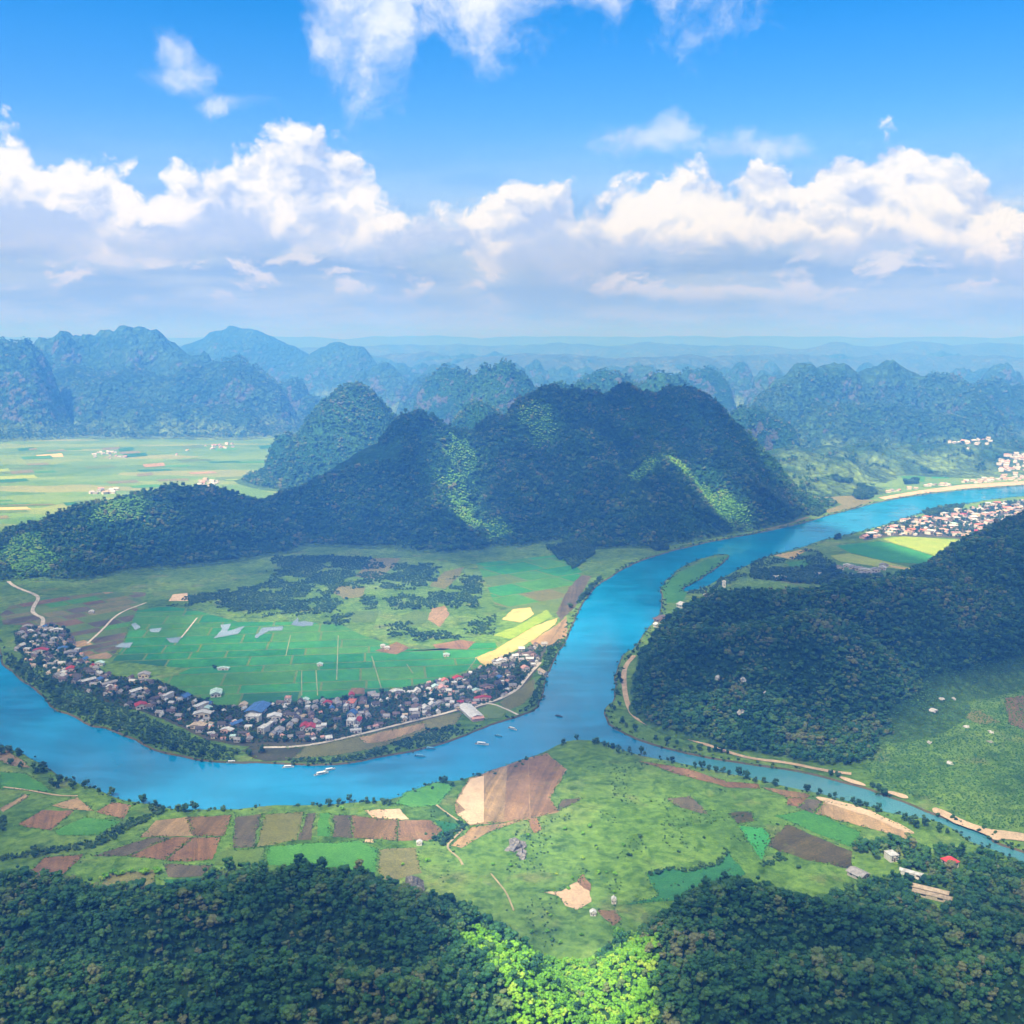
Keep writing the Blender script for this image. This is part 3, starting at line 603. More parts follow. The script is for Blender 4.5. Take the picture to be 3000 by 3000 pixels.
def put_tree(protos, x, y, z, s, rz, name, label, cat, group, k=None):
    c, t = protos[random.randrange(len(protos)) if k is None else k]
    e = link(name, None, loc=(x, y, z)); e.rotation_euler = (0, 0, rz); e.scale = (s, s, s * random.uniform(.9, 1.12)); tag(e, label, cat, group)
    link('crown', c, parent=e); link('trunk', t, parent=e); return e

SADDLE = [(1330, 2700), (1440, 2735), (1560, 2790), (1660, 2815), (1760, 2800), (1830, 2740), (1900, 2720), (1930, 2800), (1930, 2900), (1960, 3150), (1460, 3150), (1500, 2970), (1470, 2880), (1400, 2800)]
def hit(u, v):
    """where the sight line of a picture point meets the land"""
    d = ray(u, v); d = d / d[1]; t = np.arange(300, 9000, 12.0)
    x, y, z = d[0] * t, t, CAM_H + d[2] * t
    H = hill_height(x, y) + GZ; k = np.argmax(z < H)
    return np.array((x[k], y[k], H[k]))
SUN_STANDS = [(hit(u, v), r) for u, v, r in [(1350, 1310, 38), (1345, 1370, 42), (1340, 1430, 44), (1350, 1490, 42), (1370, 1530, 36), (1450, 1565, 34), (2000, 1370, 45), (2040, 1420, 48), (2080, 1460, 48), (2120, 1490, 46), (2150, 1510, 40), (1880, 1390, 36), (1580, 1250, 45), (370, 1480, 45), (330, 1520, 40), (100, 1650, 55), (60, 1610, 50)]]  # spots where lighter bushes replace forest, to strengthen the sunlit patches
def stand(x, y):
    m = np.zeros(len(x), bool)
    for c, r in SUN_STANDS: m |= (x + 45 * fbm(x, y, 45, 4) - c[0])**2 + (y + 45 * fbm(x + 70, y, 45, 4) - c[1])**2 < r * r
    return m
NFOR = 0
def wood_on(hl, label, step, size, ymax, rockcut=.0, single=0, thr=2.2, zone=None, protos=FOREST_T):
    global NFOR
    x, y = jitter_grid(hl.x0, hl.x1, hl.y0, min(hl.y1, ymax), step)
    m = in_view(x, y) & (y > 420); x, y = x[m], y[m]
    H = hl.h(x, y) - 2.5; m = (H > thr) & away_from_river(x, y)
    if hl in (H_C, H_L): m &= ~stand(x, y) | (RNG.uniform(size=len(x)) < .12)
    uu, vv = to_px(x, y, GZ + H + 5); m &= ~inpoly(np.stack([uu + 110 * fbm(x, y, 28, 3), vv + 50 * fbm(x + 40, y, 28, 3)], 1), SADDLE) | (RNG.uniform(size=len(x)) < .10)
    if zone is not None: m &= zone(x, y, H)
    x, y, H = x[m], y[m], H[m]
    hs = np.maximum(H, hill_height(x, y)); m = H >= hs - .5; x, y, H = x[m], y[m], H[m]
    if rockcut:
        m = fbm(x, y, 70, 4) < rockcut; x, y, H = x[m], y[m], H[m]
    sz = size * RNG.lognormal(0, .38, len(x)) * (1 + .45 * fbm(x, y, 60, 3)) * np.where(RNG.uniform(size=len(x)) < .03, 1.6, 1.0); sz = np.clip(sz, .42 * size, 2.3 * size)
    z = GZ + H - .4
    near = np.zeros(len(x), bool)
    if single:
        d = np.sqrt(x * x + y * y + (CAM_H - z)**2) / sz
        # those in the picture only
        dx = np.stack([x, y, z - CAM_H], 1); fw = dx[:, 1] * _cp - dx[:, 2] * _sp; up = dx[:, 1] * _sp + dx[:, 2] * _cp
        vis = (np.abs(dx[:, 0] / fw) < .46) & (up / fw > -.46)
        d[~vis] = 1e9; near[np.argsort(d)[:single]] = True
        for i in np.where(near)[0]:
            put_tree(FOREST_T, x[i], y[i], z[i], sz[i], random.uniform(0, 6.28), 'forest_tree', label[1], 'tree', label[2])
    gn_forest('forest', label[0], np.stack([x, y, z], 1)[~near], sz[~near], protos); NFOR += len(x)
wood_on(H_FL, ('dense dark wood covering the left foreground hill', 'broadleaf tree in the front rows of the left foreground wood', 'front trees of the left foreground wood'), 3.9, .58, 1100, single=150)
wood_on(H_FR, ('dense dark wood covering the right foreground hill', 'broadleaf tree in the front rows of the right foreground wood', 'front trees of the right foreground wood'), 3.9, .58, 1100, single=150)
wood_on(H_R, ('dark wood covering the hill right of the river bend',), 4.5, .58, 2250, rockcut=.62, zone=lambda x, y, H: ~((x > 480 + .12 * (y - 1300)) & (H < 22)))
wood_on(H_L, ('wood covering the long ridge behind the peninsula',), 6.2, .74, 2850, rockcut=.6)
wood_on(H_C, ('wood covering the central mountain',), 6.3, .76, 3420, rockcut=.5)
wood_on(H_CONE, ('wood covering the conical hill',), 8, .9, 4000, rockcut=.45)
SECOND = [h for h in HILLS if h.m in (HILL_MID, HILL_FAR) and h not in (H_L, H_C, H_CONE)]
for h_ in SECOND:
    yc = h_.sp[:, 1].mean()
    if yc < 7000 and 'jagged peak' not in h_.label: wood_on(h_, ('woods on the %s' % h_.label,), 8.5 if yc < 4500 else 11, .82 if yc < 4500 else .95, yc + 150, rockcut=-.22 if 'foothills' in h_.label else .30, thr=6)
print('FOREST', NFOR)

# ------------------------------------------------------------------ fields, tracks, ponds
FM = {'paddy': field_mat('paddy_crop', (.022, .185, .055), (.050, .260, .070)), 'lush': field_mat('lush_crop', (.05, .195, .04), (.08, .26, .05)),
      'meadow': field_mat('meadow_grass', (.085, .165, .040), (.13, .21, .055)), 'olive': field_mat('olive_stubble', (.14, .155, .055), (.19, .19, .08)),
      'redsoil': field_mat('red_soil', (.175, .105, .060), (.25, .165, .098), rows=5, ang=-.25), 'brown': field_mat('brown_soil', (.135, .095, .052), (.21, .145, .08), rows=6, ang=.12),
      'tan': field_mat('tan_stubble', (.26, .185, .10), (.36, .27, .16), rows=6, ang=.2), 'sand': field_mat('bare_sand', (.48, .36, .24), (.60, .47, .33), var=.6),
      'grey': field_mat('grey_fallow', (.085, .080, .058), (.13, .12, .085), rows=7, ang=.1), 'teal': field_mat('dark_crop', (.022, .125, .05), (.035, .160, .06)),
      'lime': field_mat('ripening_crop', (.20, .33, .035), (.30, .38, .06)), 'straw': field_mat('ripe_straw', (.46, .37, .13), (.56, .45, .18)),
      'scrubfloor': field_mat('scrub_floor', (.030, .062, .036), (.05, .085, .045)), 'yard': field_mat('village_yard', (.045, .062, .036), (.10, .10, .07)),
      'plough': field_mat('ploughed_slope', (.165, .110, .065), (.29, .20, .12), rows=7, ang=.22), 'darkbrown': field_mat('dark_fallow', (.06, .062, .032), (.095, .085, .045), rows=6, ang=.9)}
def poly(px, z): return [(*G(u, v, z), z) for u, v in px]
NF = 0; EDGE = []
def field(px, m, layer=1, label=None, name='field', smooth=True):
    global NF; NF += 1; z = GZ + .12 * layer + .006 * (NF % 17)
    P = [q[:2] for q in poly(px, z)]
    if name == 'sand_bank': P = chaikin(P, 2)
    Q = []
    for a, b in zip(P, P[1:] + P[:1]):
        a, b = np.array(a), np.array(b); k = max(1, min(60, int(np.linalg.norm(b - a) / 4)))
        Q += [a + (b - a) * j / k for j in range(k)]
    P = np.array(Q)
    if name == 'field': EDGE.append((P, z))
    P = P + np.stack([fbm(P[:, 0], P[:, 1], 22, 4, .65), fbm(P[:, 0] + 99, P[:, 1], 22, 4, .65)], 1) * 4.0
    o = link(name, mesh(name, [(x, y, z) for x, y in P], [list(range(len(P)))]), FM[m] if isinstance(m, str) else m); tag(o, kind='structure', label=label)
    return o
def clip_rect(P, c, ax, ay, hw, hh):
    """polygon clipped by a turned rectangle"""
    P = [np.array(p) - c for p in P]
    for a, lim in ((ax, hw), (-ax, hw), (ay, hh), (-ay, hh)):
        out = []
        for i in range(len(P)):
            p, q = P[i], P[(i + 1) % len(P)]; dp, dq = lim - p @ a, lim - q @ a
            if dp >= 0: out.append(p)
            if (dp >= 0) != (dq >= 0): out.append(p + (q - p) * dp / (dp - dq))
        P = out
        if len(P) < 3: return []
    return [p + c for p in P]
def parcels(px, base, mats, ang, w, h, gap, label, layer=1, weights=None):
    """one field sheet (its bunds show) with every parcel on it a piece of its own"""
    o = field(px, base, layer, label)
    z = GZ + .12 * (layer + 1); P = [q[:2] for q in poly(px, z)]
    A = np.array(P); ax = np.array((math.cos(ang), math.sin(ang))); ay = np.array((-ax[1], ax[0]))
    sx, sy = A @ ax, A @ ay
    y = sy.min()
    while y < sy.max():
        hh = h * random.uniform(.7, 1.35); x = sx.min() - random.uniform(0, w)
        while x < sx.max():
            ww = w * random.uniform(.55, 1.5); c = ax * (x + ww / 2) + ay * (y + hh / 2)
            Q = clip_rect(P, c, ax, ay, ww / 2 - gap / 2, hh / 2 - gap / 2)
            if len(Q) > 2:
                Q = np.array(Q); ar = abs(.5 * np.sum(Q[:, 0] * np.roll(Q[:, 1], -1) - np.roll(Q[:, 0], -1) * Q[:, 1]))
                if ar > 60:
                    mk = random.choices(mats, weights)[0]
                    link('parcel', mesh('parcel', [(a, b, z) for a, b in Q], [list(range(len(Q)))]), FM[mk], parent=o)
            x += ww
        y += hh
    return o
# --- peninsula
parcels([(400, 1790), (480, 1775), (560, 1785), (700, 1822), (860, 1822), (1000, 1830), (1060, 1860), (1180, 1900), (1300, 1905), (1400, 1880), (1470, 1880), (1400, 1955), (1330, 1975), (1240, 2000), (1100, 2030), (960, 2046), (800, 2058), (640, 2066), (545, 2030), (475, 1990), (560, 1958), (460, 1950), (330, 1935), (360, 1900), (380, 1840)], 'meadow', ['paddy', 'lush', 'teal', 'olive'], .12, 85, 46, 3.5, 'broad bright green paddies behind the riverside village', weights=[10, 4, .8, .4])
parcels([(0, 1800), (30, 1775), (120, 1755), (300, 1735), (430, 1735), (400, 1790), (375, 1840), (355, 1895), (320, 1930), (250, 1930), (180, 1900), (150, 1850), (60, 1830), (10, 1830)], 'meadow', ['olive', 'brown', 'tan', 'lush', 'grey', 'meadow'], .75, 70, 40, 4, 'patchwork of brown and green crofts left of the paddies', weights=[3, 3, 1, 2, 2, 3])
parcels([(1395, 1650), (1640, 1625), (1690, 1660), (1720, 1690), (1690, 1750), (1640, 1790), (1560, 1800), (1450, 1770), (1420, 1700)], 'meadow', ['paddy', 'lush', 'meadow', 'olive'], .6, 90, 70, 4, 'green field at the right end of the peninsula', weights=[3, 4, 2, 1])
for px, m in ((Z2((520, 190), (620, 75), (800, 75), (760, 130), (650, 210)), 'olive'), (Z2((370, 290), (420, 250), (580, 255), (560, 320), (450, 330)), 'olive'), (Z2((980, 250), (1080, 160), (1200, 130), (1170, 190), (1080, 270)), 'olive'), (Z2((480, 410), (670, 405), (640, 480), (500, 480)), 'meadow'), (Z2((800, 440), (900, 400), (980, 420), (960, 480), (860, 500)), 'meadow'), (Z2((970, 460), (1000, 390), (1080, 375), (1110, 430), (1050, 510)), 'tan'), (Z2((640, 660), (780, 600), (860, 640), (780, 680)), 'brown'), (Z2((1000, 620), (1180, 590), (1270, 600), (1220, 650), (1020, 640)), 'redsoil'), (Z2((480, 930), (500, 890), (570, 890), (580, 930)), 'brown'), (Z2((1860, 260), (1940, 180), (2000, 190), (1900, 380), (1810, 470), (1780, 420)), 'grey'), (Z2((1780, 500), (1850, 440), (1850, 560), (1790, 620), (1650, 640), (1620, 600)), 'tan'), (Z1((1060, 345), (1090, 300), (1180, 290), (1180, 345)), 'sand'), (Z1((950, 290), (1150, 265), (1280, 285), (970, 315)), 'meadow')):
    field(px, m, 2)
field(Z2((1440, 460), (1510, 395), (1620, 385), (1640, 430), (1560, 480), (1500, 470)), 'straw', 3, 'pale straw patch on the sunlit right end of the peninsula')
field(Z2((1380, 560), (1540, 500), (1720, 400), (1760, 440), (1640, 505), (1500, 585)), 'lime', 3, 'bright green strip on the sunlit right end of the peninsula')
field(Z2((1270, 700), (1400, 650), (1540, 565), (1640, 505), (1790, 450), (1775, 490), (1620, 600), (1480, 680), (1340, 760)), 'straw', 4, 'long straw coloured strip in the sun above the village')
field([(185, 1945), (330, 1978), (470, 1995), (560, 2035), (640, 2068), (800, 2062), (960, 2048), (1100, 2032), (1250, 2003), (1340, 1982), (1450, 1935), (1560, 1888), (1605, 1890), (1580, 1950), (1530, 2020), (1430, 2070), (1330, 2088), (1200, 2124), (1060, 2158), (950, 2186), (700, 2186), (600, 2165), (540, 2135), (420, 2085), (320, 2060), (230, 2022)], 'yard', 2, 'dusty ground of the riverside village')
field(Z2((0, 1280), (290, 1250), (560, 1190), (700, 1160), (1100, 1060), (1200, 1040), (1150, 1120), (900, 1200), (600, 1280), (350, 1320), (0, 1340)), 'olive', 3, 'grassy strip between the promenade and the river')
field(Z2((540, 1205), (700, 1165), (950, 1110), (960, 1140), (860, 1180), (700, 1230), (580, 1240)), 'tan', 4, 'tan dry field beside the promenade')
field(Z2((1250, 1040), (1370, 990), (1480, 1030), (1430, 1080), (1300, 1090)), 'meadow', 4, 'small green lawn beside the white hall'); field(Z2((1420, 985), (1560, 890), (1640, 830), (1650, 920), (1560, 1000), (1480, 1030)), 'olive', 3)
field(ZA((1150, 1130), (1580, 1140), (1880, 1170), (1700, 1330), (1420, 1350), (1200, 1320), (1010, 1200)), 'yard', 4, 'bare earth slope below the promenade')
# --- near side, left
for px, m, lab in ((Z6((100, 515), (240, 430), (420, 435), (280, 548)), 'redsoil', 'small red soil field at the left edge'), (Z6((290, 405), (430, 360), (530, 435), (420, 432)), 'tan', None), (Z6((540, 440), (640, 385), (745, 405), (690, 482)), 'redsoil', 'red soil field beside the hedge near the bank'), (Z6((310, 550), (480, 470), (680, 495), (560, 570), (340, 575)), 'lush', None), (Z6((0, 215), (150, 225), (300, 330), (180, 320), (0, 310)), 'lush', None), (Z6((0, 425), (140, 340), (165, 352), (20, 442)), 'tan', None), (Z6((140, 805), (250, 700), (475, 682), (330, 822)), 'redsoil', 'red soil field in front of the left wood'), (Z6((0, 80), (40, 95), (150, 165), (170, 190), (60, 180), (0, 150)), 'tan', None),
                   (Z6((800, 582), (880, 490), (1060, 470), (1100, 575)), 'tan', None), (Z6((1100, 576), (1060, 470), (1310, 462), (1265, 577)), 'brown', None), (Z6((525, 690), (830, 590), (980, 582), (720, 692)), 'grey', None), (Z6((725, 694), (985, 583), (1090, 583), (930, 715)), 'redsoil', 'long red soil field among the near fields'), (Z6((935, 722), (1095, 583), (1245, 585), (1205, 712)), 'redsoil', 'square red soil field left of the olive strips'),
                   (Z6((1330, 470), (1480, 452), (1430, 642), (1318, 642)), 'grey', None), (Z6((1448, 642), (1500, 455), (1720, 442), (1682, 600)), 'olive', None), (Z6((1690, 600), (1740, 450), (1785, 445), (1762, 600)), 'grey', None), (Z6((1795, 580), (1805, 450), (1862, 445), (1865, 580)), 'lush', None), (Z6((1245, 665), (1490, 645), (1490, 740), (1205, 742)), 'meadow', None), (Z6((935, 735), (1195, 745), (1150, 802), (945, 812)), 'grey', None), (Z6((920, 825), (1150, 812), (1300, 755), (1190, 850), (1030, 885)), 'teal', None), (Z6((620, 790), (880, 770), (870, 880), (560, 880)), 'olive', None),
                   ([(784, 2480), (900, 2472), (1050, 2464), (1104, 2486), (1102, 2557), (900, 2552), (780, 2530)], 'lush', 'bright green rectangular field in front of the left wood'),
                   (Z7((145, 580), (155, 460), (250, 462), (250, 590)), 'grey', None), (Z7((255, 590), (255, 462), (510, 487), (510, 602)), 'brown', None), (Z7((515, 602), (515, 487), (690, 487), (770, 545), (700, 603)), 'redsoil', 'reddish field by the dark hedge'), (Z7((325, 432), (520, 424), (582, 482), (380, 488)), 'sand', 'pinkish bare strip above the brown field'), (Z7((405, 655), (615, 642), (648, 785), (455, 838), (402, 790)), 'olive', 'pale square meadow beside the bright green field'), (Z7((335, 592), (385, 590), (380, 615), (332, 612)), 'sand', 'small oval of pale sand')):
    field(px, m, 2, lab)
field(Z7((715, 482), (860, 512), (750, 600), (700, 610), (770, 545)), 'teal', 2); field(Z7((560, 330), (760, 268), (830, 300), (740, 400), (600, 420), (500, 390)), 'lush', 1)
PL = [((845, 380), (925, 255), (1000, 235), (1000, 500), (920, 512), (850, 455), (895, 430)), ((1004, 500), (1004, 235), (1130, 182), (1110, 495)), ((1114, 495), (1134, 182), (1250, 145), (1260, 478)), ((1264, 478), (1254, 145), (1350, 112), (1460, 200), (1370, 360), (1420, 435))]
o = field(Z7((838, 380), (920, 250), (1130, 176), (1352, 106), (1470, 200), (1375, 365), (1425, 440), (1250, 484), (1100, 502), (925, 518), (845, 455)), 'tan', 2, 'big ploughed field fanning down to the river bend')
for p, m in zip(PL, ('sand', 'tan', 'plough', 'plough')):
    z = GZ + .40; link('furrow_strip', mesh('furrow_strip', poly(Z7(*p), z), [list(range(len(p)))]), FM[m], parent=o)
field(Z7((815, 630), (930, 530), (1100, 505), (1230, 488), (1000, 565), (870, 645)), 'tan', 2); field(Z7((1245, 478), (1300, 472), (1332, 540), (1282, 562)), 'redsoil', 3, 'small reddish square below the ploughed field')
field(Z7((1410, 440), (1440, 370), (1560, 362), (1500, 400)), 'grey', 2)
field(Z7((1335, 893), (1430, 888), (1500, 850), (1545, 825), (1600, 875), (1607, 950), (1528, 997), (1465, 968), (1420, 918)), 'sand', 2, 'bare pinkish sand patch in the near meadow')
field(Z7((1530, 835), (1560, 790), (1600, 850), (1605, 890), (1560, 870)), 'redsoil', 3); field(Z7((1640, 1000), (1740, 1000), (1780, 1050), (1730, 1090)), 'brown', 2)
# --- near side, right
for px, m, lab in ((Z5((255, 488), (460, 522), (640, 580), (775, 590), (780, 612), (640, 602), (430, 548)), 'redsoil', 'narrow reddish strip along the tributary'), (Z5((790, 602), (1000, 632), (985, 655), (900, 650)), 'brown', None), (Z5((905, 650), (980, 655), (955, 690), (900, 682)), 'redsoil', None), (Z5((988, 655), (1058, 662), (1012, 718), (945, 692)), 'grey', None), (Z5((1062, 665), (1260, 702), (1440, 800), (1428, 832), (1300, 792), (1025, 720)), 'tan', 'tan field on the near bank of the tributary'), (Z5((805, 850), (900, 762), (1180, 882), (1180, 960), (1000, 922), (870, 882)), 'darkbrown', 'dark brown field before the right wood'), (Z5((690, 770), (800, 782), (830, 832), (790, 920), (740, 850)), 'paddy', 'small vivid green field beside the dark brown one'), (Z5((380, 652), (480, 642), (560, 722), (430, 692)), 'grey', None), (Z5((850, 730), (1000, 700), (1220, 800), (1190, 870), (1000, 790)), 'lush', None), (Z5((640, 715), (740, 710), (760, 750), (680, 760)), 'darkbrown', None),
                   (Z5((285, 978), (390, 955), (470, 972), (615, 935), (640, 885), (720, 980), (600, 1080), (190, 1112), (340, 1080)), 'teal', 'dark low scrub plot with a hedge round it'), (Z5((1845, 215), (1960, 200), (1960, 360), (1870, 330)), 'brown', 'brown plot at the right edge'), (Z5((1640, 285), (1740, 270), (1830, 320), (1740, 330)), 'olive', None)):
    field(px, m, 2, lab)
# sandy shore of the tributary
for i, px in enumerate((Z5((1010, 640), (1100, 655), (1220, 690), (1330, 735), (1465, 800), (1440, 812), (1320, 755), (1200, 710), (1050, 668)), Z5((1130, 552), (1245, 588), (1235, 600), (1130, 568)), Z5((1330, 612), (1430, 640), (1425, 655), (1335, 630)), Z5((1530, 695), (1560, 690), (1660, 745), (1790, 790), (1932, 800), (2000, 830), (1990, 850), (1860, 825), (1810, 840), (1780, 815), (1640, 762), (1540, 715)))):
    field(px, 'sand', 5, ['narrow sandy shore below the tan field', 'short sand spit under the right hill', 'thin sand strip by the tributary bend', 'long pale sand bar at the right edge'][i], name='sand_bank')
# --- right valley
field(Z4((930, 672), (1080, 655), (1470, 680), (1460, 750), (1380, 815), (1230, 770), (1000, 700)), 'lime', 2, 'brilliant yellow green field below the town')
field(Z4((600, 720), (900, 690), (1000, 705), (1230, 775), (1350, 820), (1240, 850), (1000, 840), (700, 770)), 'paddy', 2, 'long deep green field in front of the bright one')
field(Z4((560, 790), (700, 775), (1000, 845), (1180, 890), (1080, 890), (900, 870), (620, 830)), 'lime', 2); field(Z4((960, 855), (1150, 885), (1130, 895), (1000, 875)), 'straw', 3)
field(Z4((160, 790), (330, 755), (420, 745), (330, 790), (300, 820)), 'straw', 2); field(Z4((250, 840), (420, 820), (460, 870), (300, 895)), 'lush', 2)
field(Z4((780, 640), (1120, 530), (1500, 470), (1932, 395), (2100, 380), (2100, 480), (1850, 550), (1560, 685), (1400, 665), (1000, 655), (800, 685)), 'yard', 1, 'dusty ground of the town on the right')
field(Z4((440, 430), (560, 350), (720, 340), (740, 390), (880, 400), (740, 450), (560, 490), (470, 470)), 'olive', 2, 'pale dry meadow on the far bank'); field(Z4((900, 380), (1200, 330), (1500, 290), (1932, 265), (2100, 255), (2100, 285), (1932, 288), (1500, 318), (1200, 352), (950, 395)), 'sand', 2, 'pale shore road along the far bank')
field(Z4((40, 590), (200, 560), (330, 510), (420, 520), (300, 560), (120, 610)), 'olive', 2); field(Z4((1050, 200), (1240, 180), (1230, 270), (1080, 270)), 'lush', 1); field(Z4((1280, 215), (1420, 215), (1400, 245), (1280, 245)), 'paddy', 1)
field(Z3((950, 960), (930, 880), (1050, 780), (1300, 655), (1480, 628), (1330, 755), (1200, 845), (1090, 890), (1140, 930), (1100, 1010), (970, 1010)), 'lush', 1, 'green spit between the river and its lagoon')
# --- far plain on the left: long strips
for i in range(64):
    u = random.uniform(-100, 820); v = random.uniform(1300, 1520); w = random.uniform(40, 150) * (v - 1180) / 250; h = random.uniform(3, 9)
    if u + w > 760 and v > 1440: continue
    field([(u, v), (u + w, v - h * .6), (u + w * 1.1, v + h * .5), (u + w * .1, v + h)], random.choices(['lush', 'olive', 'meadow', 'straw', 'teal', 'lime', 'tan'], [5, 3, 5, 1.3, 2, 2, 1])[0], 2 + i % 5, smooth=False)
# --- tracks and roads
def road(px, w, m, label, layer=6, name='road'):
    z = GZ + .12 * layer; P = np.array(chaikin([G(u, v, z) for u, v in px], 2, closed=False)); t = np.gradient(P, axis=0); t /= np.linalg.norm(t, axis=1, keepdims=True) + 1e-9
    n = np.stack([-t[:, 1], t[:, 0]], 1); ww = w * (1 + .25 * fbm(P[:, 0], P[:, 1], 20, 2))[:, None] / 2
    V = [(x, y, z) for x, y in P + n * ww] + [(x, y, z) for x, y in P - n * ww]; k = len(P)
    o = link(name, mesh(name, V, [(i, i + 1, k + i + 1, k + i) for i in range(k - 1)]), m); tag(o, kind='structure', label=label)
CONC = plain('pale_concrete', (.52, .49, .42), .9, scale=.1); PATH2 = plain('worn_track', (.34, .29, .18), .95, scale=.1); PATH = plain('grass_path', (.22, .28, .13), .95, scale=.1); DIRT = plain('dirt_track', (.50, .38, .25), .95, scale=.1)
road(Z1((40, 205), (70, 240), (130, 270), (190, 290), (250, 320), (215, 370), (200, 410), (230, 435), (275, 450), (265, 500), (265, 560), (290, 650), (340, 690), (390, 740), (410, 770), (330, 810)), 7, CONC, 'winding pale road at the left end of the village')
road(Z1((920, 355), (740, 420), (640, 530), (550, 610)), 4, CONC, 'straight pale track between the crofts'); road(Z1((1240, 450), (1140, 575)), 2.5, CONC, 'short thin track through the paddies')
road(Z2((-60, 1265), (140, 1262), (290, 1240), (520, 1190), (830, 1110), (1110, 1045), (1200, 1010), (1400, 975), (1540, 900), (1580, 840), (1680, 730)), 5.5, CONC, 'pale promenade along the village front')
road(Z2((1230, 1030), (1300, 1000), (1370, 985), (1480, 1030), (1540, 1060)), 3.5, CONC, 'curved path round the lawn by the point')
road(Z5((235, 30), (190, 80), (190, 170), (210, 260), (250, 310), (320, 340), (400, 370), (530, 410), (640, 450), (750, 480), (900, 495), (1060, 530), (1180, 545)), 7, DIRT, 'sandy track skirting the foot of the right hill')
road(Z3((880, 1205), (1000, 1140), (1100, 1100), (1200, 1050), (1260, 1000), (1330, 960), (1440, 940)), 5, CONC, 'pale lane at the foot of the hill by the lagoon')
road(Z7((730, 400), (780, 440), (900, 520), (830, 590), (780, 640), (860, 700), (880, 740)), 2.2, PATH2, 'dirt track winding down from the river'); road(Z7((1040, 790), (1090, 850), (1130, 900), (1170, 1000)), 1.6, PATH2, 'faint dirt track by the left wood')
road(Z5((1420, 975), (1490, 1010)), 5, CONC, 'short pale track among the right hand trees'); road(Z6((20, 300), (180, 320), (330, 350), (440, 350)), 2.5, DIRT, 'thin field path at the left edge')
for a, b in (((110, 560), (80, 690)), ((410, 560), (400, 840)), ((620, 690), (680, 890)), ((840, 740), (880, 800)), ((180, 780), (180, 940)), ((270, 780), (280, 940)), ((1290, 690), (1210, 800))):
    road(Z2(a, b), 1.5, PATH, 'thin pale path between two paddies')
# --- ponds
for i, px in enumerate((Z1((820, 490), (850, 482), (885, 510), (850, 525)), Z1((940, 520), (1020, 512), (1000, 542), (950, 540)), Z1((1040, 578), (1140, 572), (1120, 606), (1070, 606)), Z1((725, 635), (760, 608), (835, 605), (815, 640)), Z1((1380, 495), (1450, 488), (1430, 535), (1545, 500), (1490, 552), (1345, 580), (1400, 520)), Z1((1600, 572), (1650, 512), (1780, 503), (1775, 530), (1690, 532), (1615, 578)), Z1((1830, 492), (1868, 448), (1880, 478), (1920, 480), (1925, 505), (1860, 500)), Z2((150, 480), (200, 470), (255, 480), (250, 500), (165, 500)))):
    field(px, POND, 5, ['small pale pond among the crofts', 'narrow pond left of the paddies', 'kite shaped pond at the paddies edge', 'grey pond near the village trees', 'zigzag flooded paddy', 'hook shaped flooded paddy', 'white edged pond by the scrub', 'pale pond right of the hooked one'][i], name='pond')

# ------------------------------------------------------------------ scrub and woods on the flat
AVOID = [(*G(u, v), r) for (u, v), r in [(ZC((1170, 480))[0], 14), (ZC((565, 415))[0], 11), (ZC((790, 590))[0], 13), (ZC((970, 790))[0], 18), (ZC((225, 590))[0], 13)]]
def scatter_px(px, step, size, protos, name, label, dens=None, warp=0):
    P = [G(u, v) for u, v in px]; A = np.array(P)
    x, y = jitter_grid(A[:, 0].min(), A[:, 0].max(), A[:, 1].min(), A[:, 1].max(), step)
    m = inpoly(np.stack([x + warp * fbm(x, y, 30, 2), y + warp * fbm(x + 50, y, 30, 2)], 1), P) & away_from_river(x, y); x, y = x[m], y[m]
    if dens is not None: m = fbm(x, y, dens[0], 3) > dens[1]; x, y = x[m], y[m]
    for ax_, ay_, r_ in AVOID:
        m = (x - ax_)**2 + (y - ay_ + r_ * .35)**2 > r_ * r_; x, y = x[m], y[m]
    z = GZ + np.maximum(0, hill_height(x, y)) - .2
    return np.stack([x, y, z], 1), size * np.clip(RNG.lognormal(0, .25, len(x)), .55, 1.8)
def scatter(polys, step, size, protos, name, label, dens=None, warp=6):
    A, B = zip(*[scatter_px(p, step, size, protos, name, label, dens, warp) for p in polys])
    return gn_forest(name, label, np.concatenate(A), np.concatenate(B), protos)
SHRUB_T = variants('shrub', 4, DARKLEAF, 3.0, 1.9, 2.0, 7, 90, 1.4, .2)
PEN = [Z2((0, 60), (620, 70), (700, 180), (560, 260), (400, 260), (380, 300), (430, 420), (250, 440), (0, 440)), Z2((760, 110), (1030, 120), (1050, 190), (960, 250), (780, 290), (640, 230)), Z2((1180, 180), (1300, 190), (1330, 250), (1280, 380), (1100, 390), (780, 400), (700, 330), (1000, 290), (1160, 250)), Z2((690, 490), (860, 460), (900, 560), (740, 580)), Z2((1250, 480), (1400, 420), (1390, 560), (1220, 560)), Z1((970, 370), (1130, 370), (1200, 310), (1720, 230), (1720, 450), (1300, 380)), Z2((560, 320), (640, 310), (640, 400), (570, 400)), Z2((880, 540), (1230, 520), (1200, 580), (900, 600)), Z2((340, 440), (480, 420), (480, 500), (400, 500))]
scatter(PEN, 5.0, .85, SHRUB_T, 'scrub', 'dark scrub thickets in the middle of the peninsula', warp=40, dens=(60, -.22))
GROVE = [Z3((0, 560), (200, 540), (420, 560), (360, 640), (230, 740), (140, 680), (60, 620)), Z3((840, 560), (960, 545), (1000, 580), (880, 600)), Z3((200, 1060), (330, 960), (440, 830), (460, 800), (400, 850), (300, 960), (160, 1090))]
scatter(GROVE, 6.5, .95, BANK_T, 'grove', 'dark grove at the foot of the central mountain', warp=8)
